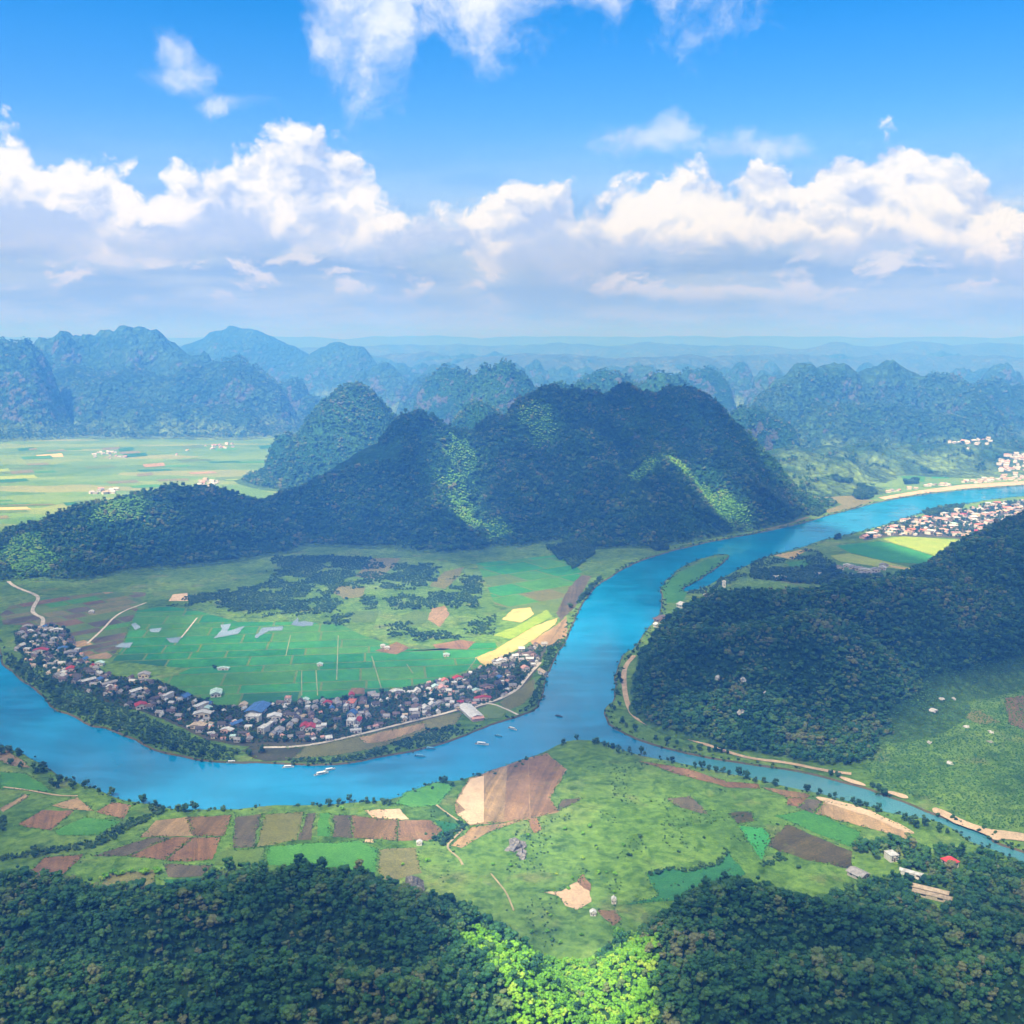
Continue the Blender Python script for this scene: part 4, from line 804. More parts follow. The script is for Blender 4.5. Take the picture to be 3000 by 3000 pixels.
GROVE2 = [Z4((720, 370), (760, 335), (860, 335), (890, 360), (840, 395), (760, 400)), Z4((560, 320), (620, 290), (700, 300), (710, 330), (620, 338)), Z4((400, 500), (480, 460), (540, 490), (460, 520)), Z4((0, 560), (150, 500), (330, 440), (460, 410), (440, 450), (200, 540), (0, 610)), Z4((1210, 490), (1400, 450), (1500, 440), (1480, 470), (1250, 520)), Z4((0, 900), (160, 900), (600, 880), (640, 940), (960, 950), (1100, 900), (1000, 980), (600, 1010), (0, 960)), Z4((1080, 270), (1180, 255), (1180, 285), (1100, 290)), Z4((600, 640), (640, 630), (640, 680), (590, 680))]
scatter(GROVE2, 7.5, 1.1, BANK_T, 'grove', 'dark groves along the river on the right', warp=8)
scatter([Z4((60, 800), (300, 820), (460, 880), (600, 900), (600, 860), (480, 760), (380, 740), (240, 840), (100, 870), (0, 900), (0, 850)), Z3((1130, 940), (1340, 870), (1460, 800), (1600, 740), (1700, 700), (1700, 760), (1480, 860), (1300, 940))], 6.0, .8, SHRUB_T, 'scrub', 'low bushes on the far side of the lagoon', dens=(60, -.2), warp=10)
scatter([Z5((300, 330), (560, 400), (650, 440), (1060, 512), (1250, 500), (1300, 420), (1000, 380), (700, 330), (450, 300))], 6.2, .95, FOREST_T, 'forest', 'trees between the right hill and the sandy track', warp=8)
scatter([Z5((1250, 470), (1400, 240), (1600, 60), (1750, -20), (2100, -20), (2150, 260), (2100, 820), (1932, 780), (1780, 780), (1560, 680), (1440, 640), (1340, 600), (1250, 550))], 4.2, .46, SLOPE_T, 'scrub', 'smooth light green scrub on the slope at the right edge', dens=(60, -.5), warp=10)
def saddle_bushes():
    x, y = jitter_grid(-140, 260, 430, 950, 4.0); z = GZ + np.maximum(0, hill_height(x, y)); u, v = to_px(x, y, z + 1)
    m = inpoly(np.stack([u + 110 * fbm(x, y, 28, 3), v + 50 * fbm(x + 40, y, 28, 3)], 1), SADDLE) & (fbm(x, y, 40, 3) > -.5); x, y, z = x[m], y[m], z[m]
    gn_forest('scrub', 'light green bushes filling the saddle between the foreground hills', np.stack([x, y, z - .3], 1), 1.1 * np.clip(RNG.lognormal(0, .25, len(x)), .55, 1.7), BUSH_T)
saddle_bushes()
scatter([ZC((150, 330), (480, 230), (700, 220), (830, 240), (920, 330), (1000, 420), (1150, 300), (1300, 330), (1450, 430), (1620, 420), (1800, 480), (2100, 680), (2200, 1600), (-300, 1600), (-300, 950), (0, 800), (330, 690), (560, 620), (760, 560), (600, 500), (480, 450))], 6.2, .95, FOREST_T, 'forest', 'dark trees round the houses at the right edge', dens=(50, -.42), warp=10)
scatter([Z6((0, 840), (150, 810), (330, 860), (430, 900), (850, 880), (1000, 890), (1150, 840), (1300, 780), (1450, 770), (1500, 800), (1200, 930), (0, 940))], 6.0, .95, FOREST_T, 'forest', 'ragged edge of the left foreground wood', warp=14)
scatter([Z1((40, 770), (140, 840), (290, 930), (350, 1030), (470, 1060), (560, 1115), (700, 1148), (840, 1195), (960, 1265), (1100, 1305), (1300, 1345), (1480, 1360), (1480, 1300), (1300, 1230), (1150, 1180), (900, 1060), (650, 960), (420, 860), (250, 780), (120, 730), (40, 650))], 5.0, .8, SHRUB_T, 'scrub', 'dense bushes on the village bank of the river', warp=6)
scatter([Z2((0, 1350), (300, 1340), (600, 1300), (800, 1220), (1000, 1150), (1180, 1120), (1200, 1180), (1060, 1235), (900, 1275), (700, 1315), (500, 1352), (200, 1370)), Z2((1540, 1060), (1600, 1000), (1650, 900), (1690, 760), (1720, 650), (1800, 590), (1840, 600), (1780, 680), (1735, 760), (1695, 860), (1685, 950), (1640, 1025))], 4.6, .8, SHRUB_T, 'scrub', 'bushes on the river slope below the promenade', warp=5, dens=(35, -.3))
scatter([Z6((0, 560), (40, 540), (30, 470), (0, 470)), Z6((540, 600), (600, 560), (720, 500), (850, 450), (940, 430), (900, 460), (760, 530), (640, 600), (520, 650), (380, 670), (200, 690), (0, 730), (0, 700), (200, 660), (400, 630)), Z7((700, 600), (870, 515), (920, 515), (780, 640)), Z5((280, 985), (390, 950), (470, 965), (610, 925), (630, 870), (650, 880), (620, 945), (470, 980), (390, 965), (300, 1000)), Z5((780, 940), (870, 905), (920, 930), (880, 925), (800, 960)), Z7((750, 420), (830, 490), (900, 520), (880, 530), (780, 460))], 3.6, .75, SHRUB_T, 'hedge', 'dark hedges between the near fields', warp=3)

scatter([Z7((480, 420), (700, 420), (860, 560), (1100, 510), (1420, 450), (1500, 220), (1720, 120), (1932, 170), (2500, 330), (2700, 600), (2300, 850), (1900, 900), (1850, 1150), (1350, 1200), (1200, 1050), (1000, 900), (750, 850), (700, 650))], 7.0, .38, SHRUB_T, 'scrub', 'low tussocks and weeds dotting the near meadow', dens=(48, .17), warp=12)
def edge_scrub():
    P, Sz = [], []
    for (x, y), n in zip(RIVER, RNRM):
        if not in_view(np.array([x]), np.array([y]))[0]: continue
        for _ in range(4):
            off = random.uniform(-1.5, 5.5); xx, yy = x - n[0] * off + random.uniform(-6, 6), y - n[1] * off + random.uniform(-6, 6)
            if fbm(np.array([xx]), np.array([yy]), 55, 3)[0] > -.12 and (xx - G(1700, 2300)[0])**2 > 0: P.append((xx, yy, GZ - .9 - max(0, -off) * .5)); Sz.append(random.uniform(.35, 1.05))
    gn_forest('scrub', 'thin line of bushes along the water edge', P, Sz, SHRUB_T)
edge_scrub()

def verges():
    Q, Sz = [], []
    for P, z in EDGE:
        if P[:, 1].max() > 2700: continue
        near = P[:, 1].mean() < 1350
        for a in P:
            for _ in range(4 if near else 1):
                if random.random() < (.8 if near else .35) and fbm(a[:1] + 3, a[1:] - 8, 30, 2)[0] > -.2: Q.append((a[0] + random.gauss(0, 1.6), a[1] + random.gauss(0, 1.6), GZ + .2)); Sz.append(random.uniform(.10, .34) * (1 if near else .8))
    gn_forest('scrub', 'weedy verges along the edges of the fields', Q, Sz, SHRUB_T + BUSH_T[:2])
verges()

def sun_patch_bushes():
    A = np.array([c for c, r in SUN_STANDS]); P = []
    for c, r in SUN_STANDS:
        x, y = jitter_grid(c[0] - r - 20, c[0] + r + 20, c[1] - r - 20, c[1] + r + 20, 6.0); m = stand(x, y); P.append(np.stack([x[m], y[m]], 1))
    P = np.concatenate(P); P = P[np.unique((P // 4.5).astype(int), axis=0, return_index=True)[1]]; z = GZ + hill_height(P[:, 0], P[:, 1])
    gn_forest('scrub', 'light green bushes placed to brighten the sunlit patches of the wooded ridges', np.column_stack([P, z - .3]), RNG.uniform(.8, 1.5, len(P)), BUSH_T)
sun_patch_bushes()

# ------------------------------------------------------------------ single trees and bushes
def tz(x, y): return GZ + max(0.0, float(hill_height(np.array([x]), np.array([y]))[0]))
def trees_px(pts, protos, size, name, label, cat, group, dz=0):
    for u, v in pts:
        x, y = G(u, v); put_tree(protos, x, y, tz(x, y) + dz, size * random.uniform(.8, 1.25), random.uniform(0, 6.28), name, label, cat, group)
trees_px(Z6((55, 100), (110, 125), (60, 175), (205, 225), (245, 225), (190, 200), (290, 290), (320, 310), (340, 280), (410, 315), (480, 310), (495, 285), (560, 345), (630, 345), (810, 395), (800, 380), (920, 440), (860, 440), (1010, 440), (1050, 440), (1110, 430), (1090, 415), (880, 420)), BANK_T, .95, 'riverside_tree', 'dark tree on the near river bank at the left', 'tree', 'trees on the near bank at the left')
trees_px(Z7((340, 395), (380, 395), (430, 400), (460, 400), (240, 385), (180, 400), (120, 408), (820, 300), (780, 280), (760, 275)), BANK_T, .85, 'riverside_tree', 'dark tree on the near bank above the brown field', 'tree', 'trees on the near bank in the middle')
trees_px(Z7((1640, 50), (1625, 60), (1730, 85), (1525, 35), (1680, 70), (1825, 110), (1890, 110), (1450, 60), (1760, 110)), BANK_T, .9, 'riverside_tree', 'dark round tree on the point where the rivers meet', 'tree', 'trees on the point')
trees_px(Z5((280, 470), (400, 492), (215, 445), (500, 515), (530, 520), (560, 530), (590, 540), (620, 540), (650, 550), (690, 552), (720, 565), (760, 580), (800, 585), (850, 600), (985, 620), (1045, 630), (1110, 650), (1185, 670), (1215, 685), (1245, 690), (1300, 710), (1410, 750), (1460, 780), (1440, 765), (1500, 770), (1560, 800), (1600, 805)), BANK_T, .9, 'riverside_tree', 'dark tree on the near bank of the tributary', 'tree', 'trees along the tributary')
trees_px(Z5((150, 270), (135, 260), (170, 250), (180, 330), (200, 345), (240, 360), (165, 130), (180, 150), (160, 200), (330, 400), (380, 410), (420, 420), (560, 450), (590, 450), (615, 455), (640, 462), (1090, 555), (1120, 560), (1300, 620), (1270, 605), (1320, 640), (230, 20), (210, 45), (250, 10), (480, 440), (520, 445)), BANK_T, .95, 'riverside_tree', 'dark tree between the sandy track and the water', 'tree', 'trees along the foot of the right hill')
trees_px(Z6((195, 700), (190, 660), (195, 680)), BANK_T, .8, 'field_tree', 'slim dark tree standing alone among the left fields', 'tree', 'lone slim trees at the left')
trees_px(Z6((600, 820), (640, 800), (660, 810), (690, 800), (740, 790), (790, 790), (820, 800), (880, 780), (900, 790), (570, 840)), BUSH_T, 1.5, 'field_tree', 'pale slender tree before the left wood', 'tree', 'slender trees before the left wood')
trees_px(Z7((1880, 590), (1600, 530), (1460, 475), (1360, 1025), (1375, 1035), (1360, 1125), (1550, 1145), (1380, 1180), (1430, 1190), (1270, 1130), (1050, 745), (1560, 570), (1640, 655), (1790, 635), (1560, 710), (1410, 800), (1460, 545), (1740, 905), (540, 745), (1250, 580), (1150, 750), (680, 725), (1690, 790), (1650, 795), (1740, 800), (1500, 820), (1480, 880)), BUSH_T, .85, 'bush', 'round dark bush in the near meadow', 'bush', 'bushes dotted over the near meadow')
trees_px(Z7((195, 430),), [BUSH_T[1]], 1.1, 'bush', 'pale bush above the brown field by the river', 'bush', None)
trees_px(Z5((260, 825), (40, 780), (150, 640), (70, 870), (215, 905), (540, 830), (430, 890), (390, 770), (860, 770), (950, 960), (820, 930)), SHRUB_T, .9, 'bush', 'small dark bush in the meadow right of centre', 'bush', 'bushes in the right meadow')
trees_px(Z1((1355, 770), (1340, 765)), SHRUB_T, 1.2, 'bush', 'dark bush standing alone in the paddies', 'bush', 'bushes in the paddies')
# village trees, thick along the bank
VILLAGE = [(40, 1850), (110, 1835), (200, 1842), (215, 1890), (250, 1930), (290, 1960), (330, 1980), (470, 1998), (560, 2037), (640, 2070), (800, 2064), (960, 2050), (1100, 2034), (1250, 2005), (1340, 1984), (1450, 1938), (1560, 1890), (1600, 1893), (1570, 1950), (1520, 2015), (1430, 2062), (1330, 2080), (1200, 2114), (1060, 2148), (950, 2176), (700, 2178), (600, 2160), (540, 2130), (420, 2080), (320, 2056), (230, 2018), (160, 1985), (80, 1950), (50, 1905)]
VIL_W = [G(u, v) for u, v in VILLAGE]; VA = np.array(VIL_W)
for i, (px, sx) in enumerate([((60 + 25 * i, 0), 0) for i in range(0)]): pass
bank = [p for p in zip(RIVER_L, RNRM)]
nb = 0
for (x, y), nrm in bank:
    d = np.array((x, y, -CAM_H)); fw = d[1] * _cp + CAM_H * _sp; u = 1500 + FPX * x / fw; v = 1500 - FPX * (d[1] * _sp - CAM_H * _cp) / fw
    if 20 < u < 770 and 1930 < v < 2260 and nb < 120:
        off = random.uniform(4, 26); xx, yy = x - nrm[0] * off, y - nrm[1] * off
        put_tree(BANK_T, xx, yy, GZ, random.uniform(.8, 1.35), random.uniform(0, 6.28), 'riverside_tree', 'big leafy tree on the river bank below the village', 'tree', 'trees on the village bank'); nb += 1

# ------------------------------------------------------------------ houses
ROOF = {k: plain('roof_' + k, c, .8, .22, .3) for k, c in {'dark': (.085, .082, .085), 'brown': (.13, .10, .092), 'grey': (.26, .26, .27), 'red': (.33, .045, .05), 'orange': (.52, .17, .11), 'blue': (.06, .15, .36), 'pale': (.50, .52, .53), 'teal': (.38, .56, .55), 'pink': (.48, .28, .25), 'tan': (.42, .35, .26)}.items()}
WALL = {k: plain('wall_' + k, c, .85, .1, .5) for k, c in {'white': (.60, .60, .58), 'cream': (.62, .55, .42), 'grey': (.38, .37, .36), 'blue': (.42, .52, .66), 'pink': (.64, .44, .40)}.items()}
GLASS = plain('window_glass', (.03, .04, .05), .15, .1, .5, .5); WOOD = plain('door_wood', (.12, .07, .04), .7)
def boxes(bs):
    V, F = [], []
    for x0, x1, y0, y1, z0, z1 in bs:
        n = len(V); V += [(x, y, z) for z in (z0, z1) for x, y in ((x0, y0), (x1, y0), (x1, y1), (x0, y1))]
        F += [[n + a for a in f] for f in ((3, 2, 1, 0), (4, 5, 6, 7), (0, 1, 5, 4), (1, 2, 6, 5), (2, 3, 7, 6), (3, 0, 4, 7))]
    return V, F
def wall_gable():
    V = [(-.5, -.5, -.3), (.5, -.5, -.3), (.5, .5, -.3), (-.5, .5, -.3), (-.5, -.5, 1), (.5, -.5, 1), (.5, .5, 1), (-.5, .5, 1), (0, -.5, 1.5), (0, .5, 1.5)]
    return mesh('wall', V, [(3, 2, 1, 0), (0, 1, 5, 8, 4), (2, 3, 7, 9, 6), (1, 2, 6, 5), (3, 0, 4, 7)])
def roof_gable():
    V, F = [], []
    for s in (-1, 1):
        n = len(V); V += [(0, -.57, 1.56), (0, .57, 1.56), (s * .60, .57, .955), (s * .60, -.57, .955), (0, -.57, 1.49), (0, .57, 1.49), (s * .60, .57, .885), (s * .60, -.57, .885)]
        F += [[n + a for a in f] for f in ((0, 1, 2, 3), (7, 6, 5, 4), (2, 6, 7, 3), (0, 3, 7, 4), (1, 5, 6, 2))]
    return mesh('roof', V, F)
def roof_hip():
    V = [(-.58, -.58, .93), (.58, -.58, .93), (.58, .58, .93), (-.58, .58, .93), (0, -.22, 1.55), (0, .22, 1.55), (-.58, -.58, 1.0), (.58, -.58, 1.0), (.58, .58, 1.0), (-.58, .58, 1.0)]
    return mesh('roof', V, [(3, 2, 1, 0), (0, 1, 7, 6), (1, 2, 8, 7), (2, 3, 9, 8), (3, 0, 6, 9), (6, 7, 4), (7, 8, 5, 4), (8, 9, 5), (9, 6, 4, 5)])
M_WG, M_RG, M_RH = wall_gable(), roof_gable(), roof_hip()
M_WB = mesh('wall', *boxes([(-.5, .5, -.5, .5, -.1, 1)])); M_RB = mesh('roof', *boxes([(-.53, .53, -.53, .53, 1.001, 1.04), (-.53, .53, -.53, -.49, 1.04, 1.10), (-.53, .53, .49, .53, 1.04, 1.10), (-.53, -.49, -.49, .49, 1.04, 1.10), (.49, .53, -.49, .49, 1.04, 1.10)]))
M_DOOR = mesh('door', *boxes([(-.09, .09, -.512, -.49, -.02, .62)])); M_WIN = [mesh('window', *boxes([(cx - .09, cx + .09, -.511, -.49, .36, .72)])) for cx in (-.3, .3)] + [mesh('window', *boxes([(s * .5 - .011 if s > 0 else -.511, .511 if s > 0 else s * .5 + .011, cy - .08, cy + .08, .36, .72)])) for s in (-1, 1) for cy in (-.24, .24)]
M_WINB = [mesh('window', *boxes([(cx - .1, cx + .1, -.512, -.49, z, z + .17)])) for cx in (-.26, .26) for z in (.16, .44, .72)]
def part(name, me, m, par):
    o = bpy.data.objects.new(name, me); COL.objects.link(o); o.parent = par
    if not me.materials: me.materials.append(m)
    o.material_slots[0].link = 'OBJECT'; o.material_slots[0].material = m
    return o
NH = 0
def house(x, y, w, l, h, rz, kind, roof, wall, label, cat='house', group=None, name='house', detail=True, z=None):
    global NH; NH += 1
    e = link(name, None, loc=(x, y, tz(x, y) + .5 if z is None else z)); e.rotation_euler = (0, 0, rz); e.scale = (w, l, h); tag(e, label, cat, group)
    wm, rm = {'gable': (M_WG, M_RG), 'hip': (M_WB, M_RH), 'block': (M_WB, M_RB)}[kind]
    part('wall', wm, WALL[wall], e); part('roof', rm, ROOF[roof], e)
    if detail:
        part('door', M_DOOR, WOOD, e)
        for m in (M_WINB if kind == 'block' and h > 5 else M_WIN[:6]): part('window', m, GLASS, e)
    return e
placed = []
def free(x, y, r):
    for a, b, c in placed:
        if (a - x)**2 + (b - y)**2 < (r + c)**2: return False
    return True
def hero(px, w, l, h, ang, kind, roof, wall, label, **k):
    (u, v), = px; x, y = G(u, v); placed.append((x, y, max(w, l) * .42)); return house(x, y, w, l, h, R(ang), kind, roof, wall, label, **k)
# the ones the photograph lets one pick out
hero(ZA((1235, 650)), 21, 34, 5.5, -8, 'gable', 'blue', 'white', 'long blue roofed hall in the middle of the village')
hero(ZA((1180, 790)), 17, 12, 8, -8, 'block', 'pale', 'white', 'white block standing against the blue roofed hall')
hero(ZA((1470, 760)), 16, 12, 5, 5, 'gable', 'pale', 'white', 'white roofed house right of the blue hall')
hero(ZA((1320, 940)), 9, 15, 7, -20, 'block', 'pale', 'white', 'bright white house below the blue hall')
hero(ZA((1545, 960)), 11, 12, 5, 10, 'gable', 'grey', 'blue', 'pale blue grey house near the promenade start')
hero(ZA((1100, 900)), 9, 8, 4, 0, 'block', 'pale', 'white', 'small white house left below the blue hall')
hero(ZA((645, 420)), 14, 20, 5, 12, 'gable', 'teal', 'white', 'pale teal roofed house standing out into the paddies')
hero(ZA((430, 610)), 8, 22, 6, -28, 'block', 'pale', 'cream', 'long cream building at the head of the village lane')
hero(ZA((450, 720)), 20, 11, 5, 5, 'gable', 'pale', 'cream', 'cream roofed house halfway down the village lane')
hero(ZA((390, 880)), 17, 12, 4, -10, 'gable', 'tan', 'cream', 'tan roofed house at the bottom of the village lane')
hero(ZA((520, 640)), 10, 11, 4, 0, 'gable', 'teal', 'white', 'pale green roof beside the cream building')
hero(ZA((200, 490)), 10, 14, 6, -18, 'gable', 'blue', 'blue', 'blue roofed house left of the village lane')
hero(ZA((140, 510)), 8, 9, 5, 0, 'block', 'pale', 'white', 'small white block beside the blue roofed house')
hero(ZA((920, 850)), 7, 18, 4, -35, 'gable', 'blue', 'grey', 'narrow slanting blue roof among dark houses')
hero(ZA((800, 945)), 14, 8, 4, -15, 'gable', 'pale', 'pink', 'whitish roof near the bank trees')
hero(ZA((880, 1035)), 7, 7, 4, 0, 'block', 'teal', 'white', 'little pale house between the bank trees')
hero(ZA((1030, 600)), 9, 12, 5, 0, 'gable', 'tan', 'cream', 'tan roofed house by the path into the paddies')
hero(ZA((1665, 530)), 8, 10, 8, 0, 'block', 'pink', 'white', 'tall white house with pinkish roof on the paddy edge')
hero(ZA((1900, 900)), 10, 14, 5, 4, 'gable', 'red', 'white', 'dark red roofed house above the promenade, left one')
hero(ZB((290, 910)), 11, 14, 5, 4, 'gable', 'red', 'white', 'dark red roofed house above the promenade, right one')
hero(ZB((300, 740)), 7, 12, 5, 12, 'gable', 'brown', 'pink', 'reddish brown roof behind the dark red pair')
hero(ZB((250, 640)), 6, 9, 6, 0, 'block', 'pale', 'white', 'small bright white block behind the reddish roof')
hero(ZB((530, 560)), 11, 8, 4, 8, 'gable', 'red', 'pink', 'maroon roofed house near the back of the village')
hero(ZB((215, 520)), 9, 9, 4, 0, 'gable', 'teal', 'white', 'pale roof on the edge of the paddies')
hero(ZB((870, 600)), 10, 18, 9, -6, 'block', 'orange', 'white', 'tall narrow house with salmon orange roof')
hero(ZB((800, 640)), 5, 18, 9, -6, 'block', 'pale', 'white', 'white narrow house joined left of the salmon roof')
hero(ZB((880, 740)), 10, 12, 7, -8, 'gable', 'blue', 'white', 'dark blue roof in front of the salmon roofed house')
hero(ZB((870, 850)), 10, 12, 8, -8, 'block', 'pale', 'white', 'white townhouse facing the promenade')
hero(ZB((960, 820)), 7, 14, 5, -6, 'gable', 'red', 'white', 'maroon roof right of the white townhouse')
hero(ZB((930, 950)), 14, 6, 4, 15, 'block', 'pale', 'white', 'low white pavilion on the promenade')
hero(ZB((1800, 640)), 13, 11, 6, 25, 'gable', 'brown', 'white', 'white gabled house facing the promenade, first of a row')
hero(ZB((1920, 650)), 9, 10, 6, 25, 'gable', 'pale', 'white', 'white gabled house facing the promenade, second of a row')
hero(Z8((260, 870)), 9, 9, 6, 25, 'gable', 'pale', 'white', 'white gabled house facing the promenade, third of a row')
hero(Z8((345, 860)), 11, 9, 6, 25, 'gable', 'grey', 'white', 'white gabled house facing the promenade, last of a row')
hero(ZB((1510, 400)), 16, 9, 4, 20, 'gable', 'pale', 'grey', 'pale roofed shed on the paddy edge')
hero(Z8((90, 700)), 8, 10, 5, 15, 'gable', 'pale', 'white', 'white house on the paddy edge beside dark trees')
hero(Z8((295, 660)), 10, 9, 5, 15, 'gable', 'teal', 'white', 'pale teal roof on the paddy edge')
hero(Z8((370, 680)), 10, 12, 6, 15, 'gable', 'pink', 'white', 'pink roofed house near the paddy edge')
hero(Z8((400, 590)), 9, 8, 5, 15, 'gable', 'orange', 'white', 'orange roofed house on the paddy edge')
hero(Z8((545, 560)), 13, 9, 5, 20, 'gable', 'red', 'white', 'red and white house below the straw strip')
hero(Z8((755, 695)), 10, 7, 4, 15, 'gable', 'teal', 'white', 'pale aqua roof in the right part of the village')
hero(Z8((875, 650)), 18, 8, 4, 12, 'gable', 'brown', 'pink', 'long mauve brown roof in the right part of the village')
hero(Z8((830, 780)), 20, 8, 4, 12, 'gable', 'red', 'pink', 'long rusty red roof beside the promenade bend')
hero(Z8((1045, 600)), 6, 6, 5, 0, 'block', 'pale', 'white', 'tiny bright white house in the right part of the village')
hero(Z8((1375, 280)), 12, 10, 5, 20, 'gable', 'brown', 'pink', 'mauve roofed house at the right tip of the village')
hero(Z8((1310, 445)), 10, 10, 5, 20, 'gable', 'pink', 'white', 'pinkish roof beside the end of the promenade')
hero(Z8((1510, 490)), 7, 20, 5, 25, 'gable', 'tan', 'white', 'long pale house on the river slope at the right tip')
hero(Z8((1040, 365)), 14, 8, 5, 15, 'gable', 'pale', 'white', 'white house beside the sunlit strip')
HALL = hero(Z8((690, 935)), 16, 46, 4.5, 22, 'gable', 'pale', 'white', 'long white roofed hall with a pink porch between the promenade and the river', cat='hall', name='riverside_hall')
part('porch', mesh('porch', *boxes([(-.48, .48, -.64, -.515, -.1, .72)])), WALL['pink'], HALL)
part('porch_roof', mesh('porch_roof', [(-.54, -.67, .74), (.54, -.67, .74), (.54, -.515, 1.12), (-.54, -.515, 1.12), (-.54, -.67, .66), (.54, -.67, .66), (.54, -.515, 1.02), (-.54, -.515, 1.02)], [(0, 1, 2, 3), (7, 6, 5, 4), (0, 4, 5, 1), (1, 5, 6, 2), (2, 6, 7, 3), (3, 7, 4, 0)]), ROOF['pink'], HALL)
hero(ZD((580, 785)), 20, 10, 5, 5, 'gable', 'red', 'white', 'red roofed house where the road bends, left end of the village')
hero(ZD((1010, 1050)), 13, 12, 5, 15, 'gable', 'red', 'pink', 'dull red roofed house at the foot of the winding road')
hero(ZD((800, 490)), 18, 9, 4, 15, 'gable', 'pale', 'white', 'pale turquoise white roof right of the winding road')
hero(ZD((710, 410)), 16, 10, 4, 15, 'gable', 'brown', 'grey', 'mauve roof beside the white one on the winding road')
hero(ZD((390, 440)), 14, 12, 4, 20, 'gable', 'grey', 'grey', 'grey roof left of the winding road, farthest back')
hero(ZD((430, 510)), 10, 8, 4, 20, 'gable', 'pale', 'white', 'pale roof left of the winding road, nearest the trees')
hero(ZD((290, 530)), 12, 10, 4, -10, 'gable', 'grey', 'grey', 'dull grey roof near the left river bend')
hero(ZD((900, 750)), 15, 10, 4, 20, 'gable', 'blue', 'grey', 'lavender blue roof near the road among trees')
hero(ZD((1000, 810)), 17, 12, 4, 20, 'gable', 'grey', 'grey', 'blue grey roof just below the lavender one')
hero(ZD((1410, 960)), 12, 9, 4, 0, 'gable', 'teal', 'white', 'pale aqua roof on the edge of the crofts')
hero(ZD((1250, 1205)), 6, 20, 4, -40, 'gable', 'pale', 'grey', 'slanting pale roof among dark trees, left one')
hero(ZD((1540, 1250)), 6, 20, 4, -40, 'gable', 'grey', 'grey', 'slanting pale roof among dark trees, right one')
hero(ZE((825, 480)), 14, 13, 5, 25, 'gable', 'red', 'white', 'red roofed house behind the big bank trees')
hero(ZE((1130, 370)), 6, 20, 6, -20, 'block', 'pale', 'white', 'thin white house left of the blue roofed one')
hero(ZE((760, 310)), 6, 18, 4, -35, 'gable', 'pale', 'white', 'thin slanting white roof behind the red roofed house')
hero(ZE((860, 130)), 15, 12, 5, 5, 'gable', 'grey', 'cream', 'grey and cream house on the upper village edge')
# beyond the village
hero(ZC((1170, 480)), 11, 11, 5.5, 20, 'hip', 'orange', 'white', 'house with a bright red hipped roof among dark trees')
ROOF['scarlet'] = plain('roof_scarlet', (.60, .07, .07), .7, .15)
[c for c in COL.objects if c.get('label') == 'house with a bright red hipped roof among dark trees'][0].children[1].material_slots[0].material = ROOF['scarlet']
hero(ZC((565, 415)), 9, 11, 6, 15, 'block', 'pale', 'white', 'white house among dark trees at the right')
hero(ZC((790, 590)), 4, 22, 3.5, 55, 'gable', 'pale', 'white', 'narrow whitish shed roof right of the white house')
hero(ZC((970, 760)), 6, 28, 3.5, 60, 'gable', 'tan', 'cream', 'long tan shed among the right trees, upper one', name='shed', cat='shed')
hero(ZC((985, 815)), 5, 30, 3.5, 60, 'gable', 'tan', 'cream', 'long tan shed among the right trees, lower one', name='shed', cat='shed')
hero(ZC((225, 590)), 12, 16, 4, 35, 'gable', 'grey', 'grey', 'blue grey barn roof at the edge of the right wood', name='barn', cat='barn')
hero(Z7((1618, 1025)), 5, 4.5, 3, 0, 'gable', 'pale', 'white', 'white hut by the small brown plot', name='hut', cat='hut')
hero(Z7((1735, 958)), 4, 4, 4, 0, 'gable', 'pale', 'white', 'tiny white hut beside the right wood', name='hut', cat='hut')
hero(Z7((635, 628)), 5, 4.5, 3, 0, 'gable', 'pale', 'white', 'tiny white hut below the reddish field', name='hut', cat='hut')
hero(Z2((295, 752)), 8, 6, 3, 0, 'gable', 'teal', 'white', 'small aqua hut in the middle of the paddies', name='hut', cat='hut')
hero(Z2((1090, 692)), 9, 6, 3, 0, 'gable', 'teal', 'white', 'small aqua hut at the right end of the paddies', name='hut', cat='hut')
hero(Z2((690, 635)), 7, 6, 3, 0, 'gable', 'pale', 'white', 'pale hut by the brown plot, left of two', name='hut', cat='hut')
hero(Z2((718, 648)), 7, 6, 3, 0, 'gable', 'pale', 'white', 'pale hut by the brown plot, right of two', name='hut', cat='hut')
hero(Z1((1405, 778)), 16, 6, 3, 0, 'gable', 'teal', 'white', 'long aqua hut beside the lone dark bush', name='hut', cat='hut')
hero(Z1((575, 420)), 8, 10, 3, 10, 'gable', 'pale', 'white', 'pale hut among the brown crofts', name='hut', cat='hut')
hero(Z3((1105, 1045)), 18, 14, 6, 30, 'gable', 'pale', 'white', 'white house at the foot of the hill by the lagoon')
hero(Z3((1330, 962)), 24, 8, 5, 15, 'gable', 'pale', 'white', 'white house beside the pale tower')
hero(Z3((960, 1150)), 40, 14, 5, 35, 'gable', 'brown', 'pink', 'long mauve roof on the shore under the hill')
hero(Z3((895, 1205)), 10, 8, 5, 30, 'gable', 'pale', 'white', 'small white house on the shore under the hill')
hero(Z3((1890, 822)), 24, 12, 7, 10, 'block', 'pale', 'white', 'white building alone in the woods past the lagoon')
hero(Z4((475, 940)), 14, 12, 7, 10, 'block', 'pale', 'white', 'white block in the woods left of the grey compound')
